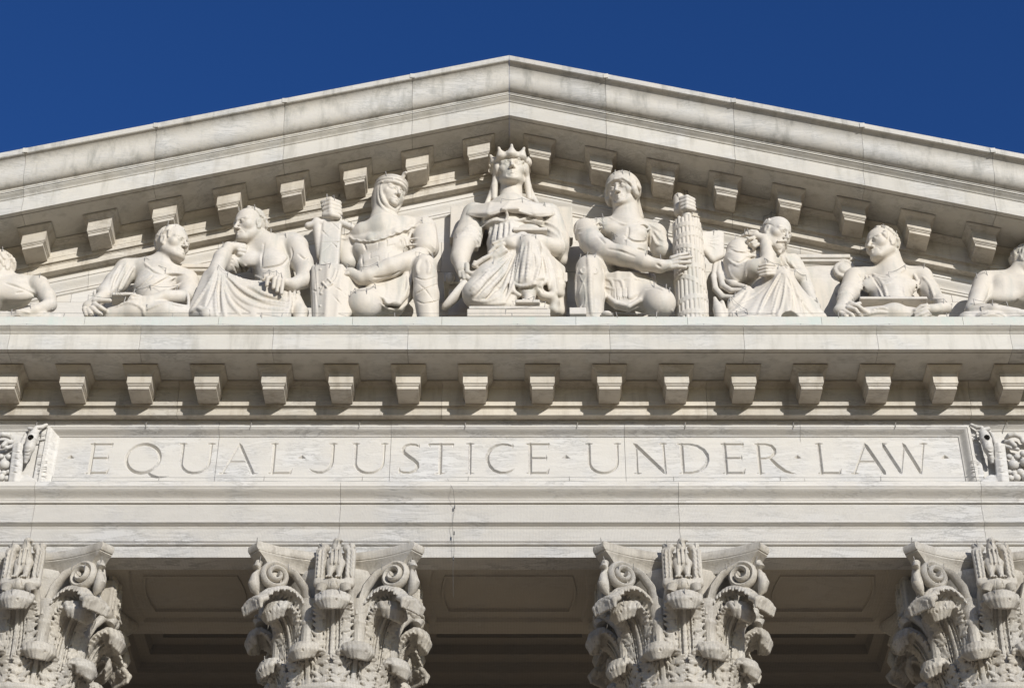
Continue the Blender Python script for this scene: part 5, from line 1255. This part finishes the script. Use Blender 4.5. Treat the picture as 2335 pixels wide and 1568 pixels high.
# eagle on the front of the abacus
def eagle():
    S = local_carve((-.33, -1.22, 14.02), (.33, -.70, 14.90), .009)
    S.wbox((0, -.84, 14.46), (.20, .08, .24), .01, None, .03)
    for e in (-1, 1):
        S.wbox((e*.178, -.93, 14.46), (.062, .09, .25), .01, np.array(Vector_rot((0, 0, e*14))), .03); S.wcap((e*.195, -.95, 14.66), (e*.14, -.97, 14.72), .05, .06, .02); S.wcap((e*.14, -.97, 14.72), (e*.19, -.95, 14.76), .05, .05, .02)
        for k in range(6):
            for j in range(2): S.wcap((e*(.15+.05*j), -1.02, 14.66-.065*k), (e*(.165+.05*j), -1.03, 14.60-.065*k), .016, .011, .010)
        S.wcap((e*.062, -.98, 14.50), (e*.058, -1.0, 14.36), .062, .042, .02); S.wcap((e*.058, -1.0, 14.36), (e*.06, -1.03, 14.28), .04, .03, .01)
        for k in (-1, 0, 1): S.wcap((e*.06, -1.03, 14.29), (e*.06+k*.035, -1.09, 14.24), .02, .013, .006)
        S.wcap((e*.02, -1.0, 14.17), (e*.20, -.97, 14.20), .085, .06, .03)
        for k in range(6): S.wcap((e*(.03+.035*k), -1.085, 14.19), (e*(.045+.035*k), -1.06, 14.11), .010, .010, .004, True)
    S.well((0, -.96, 14.54), (.095, .09, .17), .03); S.well((0, -.99, 14.72), (.062, .062, .09), .03); S.well((.012, -1.0, 14.80), (.055, .065, .055), .02); S.wcap((.04, -1.03, 14.80), (.085, -1.06, 14.775), .026, .012, .01)
    for k in range(5):
        for j in (-1, 0, 1): S.wcap((j*.05, -1.055+.01*abs(j), 14.66-.045*k), (j*.05, -1.06+.01*abs(j), 14.63-.045*k), .016, .010, .008)
    return S.mesh('eagle', M_CAP)
eg = eagle()
astr = lathe('astragal', [(.69, ZN-.10), (.72, ZN-.095), (.755, ZN-.05), (.76, ZN-.02), (.755, ZN+.01), (.72, ZN+.04), (.66, ZN+.042)], 64, M_CAP)
def shaft():
    V = []; F = []; nf = 24; per = 8; n = nf*per; zs = [.9, 1.2, 4, 7, 10, 12.4, ZN-.2, ZN-.11, ZN-.09]
    for z in zs:
        r0 = .80-.12*((z-.9)/12)**1.4; fl = 0 if z > ZN-.15 or z < 1.0 else 1
        for k in range(n):
            q = 2*math.pi*k/n; ph = (k % per)/per; dpt = .045*fl*max(0, math.sin(math.pi*(ph-.12)/.76)) if .12 < ph < .88 else 0
            V.append(((r0-dpt)*math.sin(q), -(r0-dpt)*math.cos(q), z))
    for i in range(len(zs)-1):
        for k in range(n): F.append((i*n+k, i*n+(k+1) % n, (i+1)*n+(k+1) % n, (i+1)*n+k))
    F.append(tuple(range(n))); F.append(tuple((len(zs)-1)*n+k for k in reversed(range(n))))
    return me_from('shaft', V, F, M_CAP, True, 40)
sh = shaft(); base = lathe('base', [(1.0, .45), (1.08, .5), (1.1, .58), (1.06, .66), (.95, .7), (.9, .74), (.96, .8), (.97, .86), (.9, .92), (.8, .93)], 48, M_CAP)
CL = ['leaf capital column standing leftmost, half cut off by the left picture edge', 'leaf capital column under the letter J of JUSTICE, second from the left', 'leaf capital column under the letter D of UNDER, third from the left', 'leaf capital column standing rightmost, cut off by the right picture edge']
for x, lb in zip(COLX, CL):
    co_ = thing('column', (x, YA, 0), lb, 'column', 'columns of the portico')
    link('shaft', sh, co_); link('astragal', astr, co_); link('base', base, co_)
    cap_ = link('capital', bell, co_); cap_['label'] = 'carved leaf capital with eagle'
    link('abacus', ab, cap_)
    for q in range(4):
        def put(nm, me, az):
            o = link(nm, me, cap_); o.rotation_euler = (0, 0, R(az)); return o
        put('eagle', eg, q*90).location.z = -.075
        put('acanthus_leaf', leaf2, q*90); put('acanthus_leaf', leaf2, q*90+45)
        put('acanthus_leaf', leaf1, q*90+22.5); put('acanthus_leaf', leaf1, q*90-22.5)
        for nm, a, b in (('scroll_leaf', vl, vlm), ('scroll', vo, vom), ('stalk', stalk, stalkm), ('inner_curl', ic, icm)):
            put(nm, a, q*90); put(nm, b, q*90)
        put('corner_pendant', pend, q*90)
# stylobate
stl = link('portico_floor', box_me('portico_floor', -XE, XE, -.6, 12, .0, .45, M_PLZ)); stl['kind'] = 'structure'

# ---------------------------------------------------------------- sunk panels of the architrave soffit, coffered ceiling behind
def outline(x0, x1, y0, y1, bul, n=10):
    P = []
    for i in range(n): P.append((x0+(x1-x0)*i/n, y0))
    for i in range(n): t = i/n; P.append((x1+bul*math.sin(math.pi*t), y0+(y1-y0)*t))
    for i in range(n): P.append((x1-(x1-x0)*i/n, y1))
    for i in range(n): t = i/n; P.append((x0-bul*math.sin(math.pi*t), y1-(y1-y0)*t))
    return P
def rings(name, L, mat, parent):
    V = []; F = []
    for (P, z) in L: V.extend((x, y, z) for x, y in P)
    n = len(L[0][0])
    for i in range(len(L)-1):
        for k in range(n): F.append((i*n+k, i*n+(k+1) % n, (i+1)*n+(k+1) % n, (i+1)*n+k))
    F.append(tuple((len(L)-1)*n+k for k in range(n)))
    return link(name, me_from(name, V, F, mat, True, 25), parent)
YI = 1.975
BAYS = [(-10.05, -6.115), (-6.115, -2.185), (-2.185, 2.185), (2.185, 6.115), (6.115, 10.05)]
for a, b in BAYS:
    m = (a+b)/2; hf = (b-a)/2-1.19; a2, b2 = max(a, -XE)+.001, min(b, XE)-.001
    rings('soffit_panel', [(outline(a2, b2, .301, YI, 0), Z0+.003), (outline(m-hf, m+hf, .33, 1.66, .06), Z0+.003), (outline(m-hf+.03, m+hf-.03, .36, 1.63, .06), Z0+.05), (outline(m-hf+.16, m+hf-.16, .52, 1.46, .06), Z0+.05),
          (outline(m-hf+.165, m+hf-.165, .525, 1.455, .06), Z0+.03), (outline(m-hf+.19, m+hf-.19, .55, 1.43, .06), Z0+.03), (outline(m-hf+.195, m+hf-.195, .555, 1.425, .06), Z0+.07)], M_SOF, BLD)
    zc = 15.05
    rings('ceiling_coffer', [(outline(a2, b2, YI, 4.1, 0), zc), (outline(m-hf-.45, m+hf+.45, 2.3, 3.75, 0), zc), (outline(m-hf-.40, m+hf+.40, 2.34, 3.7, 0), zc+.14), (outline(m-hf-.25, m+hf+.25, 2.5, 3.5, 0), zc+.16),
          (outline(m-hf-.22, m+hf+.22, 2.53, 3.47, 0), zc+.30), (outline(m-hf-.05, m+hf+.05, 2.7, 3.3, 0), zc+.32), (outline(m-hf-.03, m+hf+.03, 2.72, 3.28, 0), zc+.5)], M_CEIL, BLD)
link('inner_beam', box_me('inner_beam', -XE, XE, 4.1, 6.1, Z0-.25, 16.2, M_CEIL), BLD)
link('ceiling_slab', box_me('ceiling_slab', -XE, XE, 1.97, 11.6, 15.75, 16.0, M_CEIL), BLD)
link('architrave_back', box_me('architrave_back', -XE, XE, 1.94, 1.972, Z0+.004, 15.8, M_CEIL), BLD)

# ================================================================ carved trophies at the ends of the frieze
def trophy():
    S = Carve(0, 1040, 8.714, (-900, 120, 1090, 1440), -.26, .02, h=.0075)
    S.box((930, 800, -.01), (100, 70, 1000), 8, (0, 0, 0), 30)
    S.chain([(790, 250, -.14, 50), (900, 240, -.12, 46), (1010, 190, -.10, 40)], 20); S.chain([(640, 270, -.13, 48), (760, 300, -.16, 48), (840, 330, -.14, 34)], 20)
    for y in (390, 480, 500, 830, 980, 1010, 1100, 1140, 1200, 1300): S.chain([(830, y+25, -.075, 11), (930, y, -.085, 11), (1030, y-5, -.07, 11)], 6)
    S.chain([(740, 400, -.16, 110), (690, 520, -.19, 125), (640, 700, -.18, 112), (580, 900, -.14, 62), (560, 1000, -.12, 40)], 30)
    S.ridges([[(560, 520), (660, 560), (720, 660)], [(640, 420), (740, 470), (800, 500)], [(520, 740), (600, 760), (660, 720)], [(540, 820), (600, 830), (640, 800)]], 16, 8)
    for q in ((640, 455), (715, 495), (605, 628), (525, 715)): S.stroke([q, (q[0]+2, q[1]+2)], 8, 4, True, n=1, taper=False)
    S.sheet([(330, 640, -.12, 0), (420, 620, -.14, 0), (480, 640, -.12, 0)], [(230, 1430, -.12, 0), (330, 1430, -.14, 0), (410, 1430, -.12, 0)], 50)
    S.grooves([[(280, 790), (460, 800)], [(260, 910), (440, 945)], [(240, 1065), (420, 1110)], [(230, 1210), (400, 1240)]], 10, 6)
    S.chain([(480, 620, -.06, 60), (560, 400, -.06, 40), (610, 340, -.06, 30)], 20)
    fr_ = random.Random(4)
    for x, y, r_ in ((185, 885, 72), (95, 1060, 125), (20, 880, 70), (80, 1240, 70), (185, 1215, 62), (-60, 1220, 90), (-150, 1000, 110), (-120, 820, 80), (-260, 1180, 120), (-330, 960, 90), (20, 1340, 90), (150, 1350, 70), (-180, 1330, 100), (-400, 1250, 110), (-520, 1080, 120), (-600, 1280, 120), (-460, 900, 80)):
        S.ell((x, y, -.08), (r_, r_*.9, r_*.95), 8)
    for pts in ([(250, 480, -.06, 46), (180, 420, -.10, 60), (60, 400, -.12, 60), (-60, 450, -.10, 55), (-120, 560, -.08, 50)], [(250, 560, -.06, 50), (150, 560, -.10, 60), (60, 640, -.12, 50)], [(300, 640, -.05, 44), (150, 690, -.08, 44), (0, 720, -.08, 44)], [(-120, 560, -.08, 60), (-260, 520, -.10, 70), (-380, 600, -.08, 60)], [(-300, 760, -.06, 60), (-480, 700, -.08, 60), (-620, 800, -.06, 60)]): S.chain(pts, 18)
    for i in range(7): S.chain([(420+40*i, 1330+fr_.uniform(-30, 30), -.1, 40), (470+50*i, 1430, -.12, 46)], 14)
    return S.mesh('relief_carving', M_FRZ)
tr = trophy(); trm = mir(tr, 'relief_carving')
link('relief_carving', tr, BLD, label='carved trophy with fruit left of the inscription'); link('relief_carving', trm, BLD, label='carved trophy with fruit right of the inscription')

# ================================================================ bird pins and wires
bpy.context.view_layer.update()
DG = bpy.context.evaluated_depsgraph_get()
pin = tube_me('bird_pin', [(0, 0, -.012), (0, 0, .095)], .006, M_PIN, 6)
def root(o):
    while o.parent: o = o.parent
    return o
def cast(u, v):
    a, dy, dz = ray(u, v); d = Vector((a, dy, dz)).normalized()
    ok, loc, nor, idx, ob, mw = SC.ray_cast(DG, Vector((CAMX, CAMY, CAMZ)), d)
    return (loc, nor, root(ob)) if ok else None
tops = {}
def put_pin(u, v, lean=None, length=1.0):
    h = cast(u, v+5)
    if not h or h[2].name.startswith('plaza'): return
    loc, nor, rt = h
    o = link('bird_pin', pin, rt); d = Vector((rnd.uniform(-.25, .25), -.15, 1)) if lean is None else Vector(lean); d.normalize()
    o.location = loc-rt.location-Vector((0, 0, 0)); o.rotation_euler = d.to_track_quat('Z', 'Y').to_euler(); o.scale = (1, 1, length)
    tops.setdefault(rt.name, []).append((rt, loc+d*.09*length))
PINS = [((0, 480, 4.481), [(28, 640), (120, 760), (440, 935), (640, 1140), (345, 1275), (590, 1285), (130, 1345)]),
 ((0, 480, 4.481), [(1880, 350), (2060, 370), (1345, 720), (1620, 750), (1850, 880), (1980, 1075), (1690, 1070), (1495, 1110), (1295, 1115), (1390, 1205), (1035, 1135), (988, 1185), (1930, 1205), (1650, 1290), (1075, 1370), (1190, 1370)]),
 ((440, 460, 4.355), [(690, 275), (860, 250), (515, 660), (1035, 510), (1200, 560), (825, 940), (955, 990), (1020, 960), (1095, 970), (1155, 995), (450, 910), (560, 980), (265, 1390), (370, 1400), (935, 1430)]),
 ((760, 400, 3.734), [(215, 340), (285, 350), (318, 335), (185, 400), (357, 415), (440, 605), (665, 165), (770, 130), (1105, 560), (930, 830), (1070, 885), (1205, 895), (695, 975), (535, 1020), (400, 990), (670, 1180), (585, 1225), (485, 1220), (435, 1250), (235, 985), (105, 985)]),
 ((1080, 340, 3.266), [(565, 530), (740, 525), (925, 560), (840, 700), (725, 825), (848, 820), (500, 1030), (205, 810), (785, 190), (315, 1365), (640, 1370), (825, 1330), (920, 1375), (600, 1430)]),
 ((1400, 400, 3.7325), [(510, 115), (588, 110), (650, 125), (735, 170), (225, 500), (405, 520), (410, 610), (515, 710), (620, 770), (800, 870), (940, 905), (185, 900), (250, 880), (325, 890), (1055, 850), (1145, 840), (1225, 870), (1105, 325), (1165, 300), (1185, 300), (1235, 485), (830, 1085), (880, 1165), (990, 1185), (1020, 1215), (535, 1445), (900, 1445)]),
 ((1740, 500, 4.9), [(825, 215), (920, 170), (990, 175), (600, 390), (645, 380), (480, 455), (855, 740), (1005, 815), (1205, 885), (1355, 950), (610, 1070), (470, 1160), (420, 1215), (635, 1370), (510, 1390), (1490, 1230), (215, 395)]),
 ((2040, 500, 4.49), [(590, 325), (770, 295), (900, 370), (1210, 740), (1005, 750), (825, 835), (495, 1095), (845, 1105), (970, 1120), (1185, 1110), (1435, 1135), (225, 1060), (1520, 1195), (255, 1290), (785, 1280), (1035, 1280)]),
 ((2040, 500, 4.49), [(1810, 845), (1925, 820), (2300, 610), (1780, 1140), (1985, 1155), (2155, 1170), (1860, 1225)])]
for (ox, oy, sc_), L_ in PINS:
    for x, y in L_: put_pin(.9121*(ox+x/sc_), .9121*(oy+y/sc_), None, .85)
wn = 0
def wire(rt, a, b, sag=.03, r_=.0026):
    a = Vector(a); b = Vector(b); P = [a.lerp(b, i/6)-Vector((0, 0, sag*4*(i/6)*(1-i/6))) for i in range(7)]
    o = link('bird_wire', tube_me('bird_wire', [p-rt.location for p in P], r_, M_WIRE, 4), rt)
for nm, L_ in tops.items():
    for (rt, a), (_, b) in zip(L_[:-1], L_[1:]):
        if (Vector(a)-Vector(b)).length < .55: wire(rt, a, b)
# along the ledge, the frieze and the architrave
def line_of_pins(us, Y, Z, ln, wires=((.09, .01),)):
    P = []
    for u in us:
        x = u; o = link('bird_pin', pin, BLD, (x, Y, Z)); o.rotation_euler = (R(6), R(rnd.uniform(-6, 6)), 0); o.scale = (1, 1, ln); P.append(x)
    for z_, sg in wires:
        for a, b in zip(P[:-1], P[1:]): wire(BLD, (a, Y-.006, Z+z_*ln), (b, Y-.006, Z+z_*ln), sg)
line_of_pins([-9+1.29*i+rnd.uniform(-.1, .1) for i in range(15)], YL-.05, ZK+.012, 1.1)
line_of_pins([-6.0+1.36*i+rnd.uniform(-.08, .08) for i in range(10)], -.12, ZA+.003, 1.5, ((.09, .006), (.05, .006)))
line_of_pins([-6.3+1.44*i+rnd.uniform(-.05, .05) for i in range(10)], -.095, zf1-.10, 1.0)
line_of_pins([-9+1.5*i+rnd.uniform(-.1, .1) for i in range(13)], YL+.02, ZL+.0, .7, ((.09, .004),))
# one loose lead hanging down the architrave
P = [(-.80, -.22, ZA+.05), (-.72, -.245, 15.55), (-.70, -.10, 15.40), (-.73, -.10, 15.1), (-.70, -.06, 14.8), (-.71, -.02, 14.5), (-.70, .0, 14.1)]
link('hanging_lead', tube_me('hanging_lead', P, .0022, M_WIRE, 5), BLD)
for z in (15.38, 14.98, 14.6): link('lead_clip', box_me('lead_clip', -.71, -.695, -.12, -.105, z-.03, z+.02, M_WIRE), BLD)
# capitals
CP = [(320, 125), (965, 155), (1110, 150), (1245, 165), (350, 310), (490, 380), (635, 380), (1550, 380), (1680, 380), (1840, 310), (545, 745), (665, 765), (1630, 740), (1495, 775), (960, 620), (1140, 620), (860, 1070), (1050, 1300), (250, 1090), (1945, 1085), (400, 1290), (545, 1285)]
for i, x in enumerate(COLX):
    du = (x+2.185)*180
    for (a, b) in CP:
        u, v = .9121*(560+a/3.93)+du, .9121*(1320+b/3.93)
        if -30 < u < 2365: put_pin(u, v, (rnd.uniform(-.2, .2), -.3, 1), .8)
# bird netting stretched below the architrave crown and down in front of the capitals
def net():
    V = []; F = []; pt = .0185; t_ = .0005
    def strip_(a, b, w3):
        n = len(V); w3 = Vector(w3); a, b = Vector(a), Vector(b); V.extend([a-w3, a+w3, b+w3, b-w3]); F.append((n, n+1, n+2, n+3))
    prof = [(-.125, 15.44), (-.47, 14.74), (-.56, 13.9), (-.50, 12.2)]
    x = -7.6
    while x < 7.6:
        for a, b in zip(prof[:-1], prof[1:]): strip_((x, *a), (x, *b), (t_, 0, 0))
        x += pt
    for a, b in zip(prof[:-1], prof[1:]):
        a, b = Vector((0, *a)), Vector((0, *b)); L_ = (b-a).length; n = int(L_/pt); w3 = (b-a).normalized()*t_
        for i in range(n):
            p = a.lerp(b, i/n); strip_((-7.6, p.y, p.z), (7.6, p.y, p.z), w3)
    o = link('bird_net', me_from('bird_net', V, F, M_NET)); o['kind'] = 'stuff'; o['label'] = 'fine bird netting stretched over the architrave and capitals'; o['category'] = 'netting'
net()
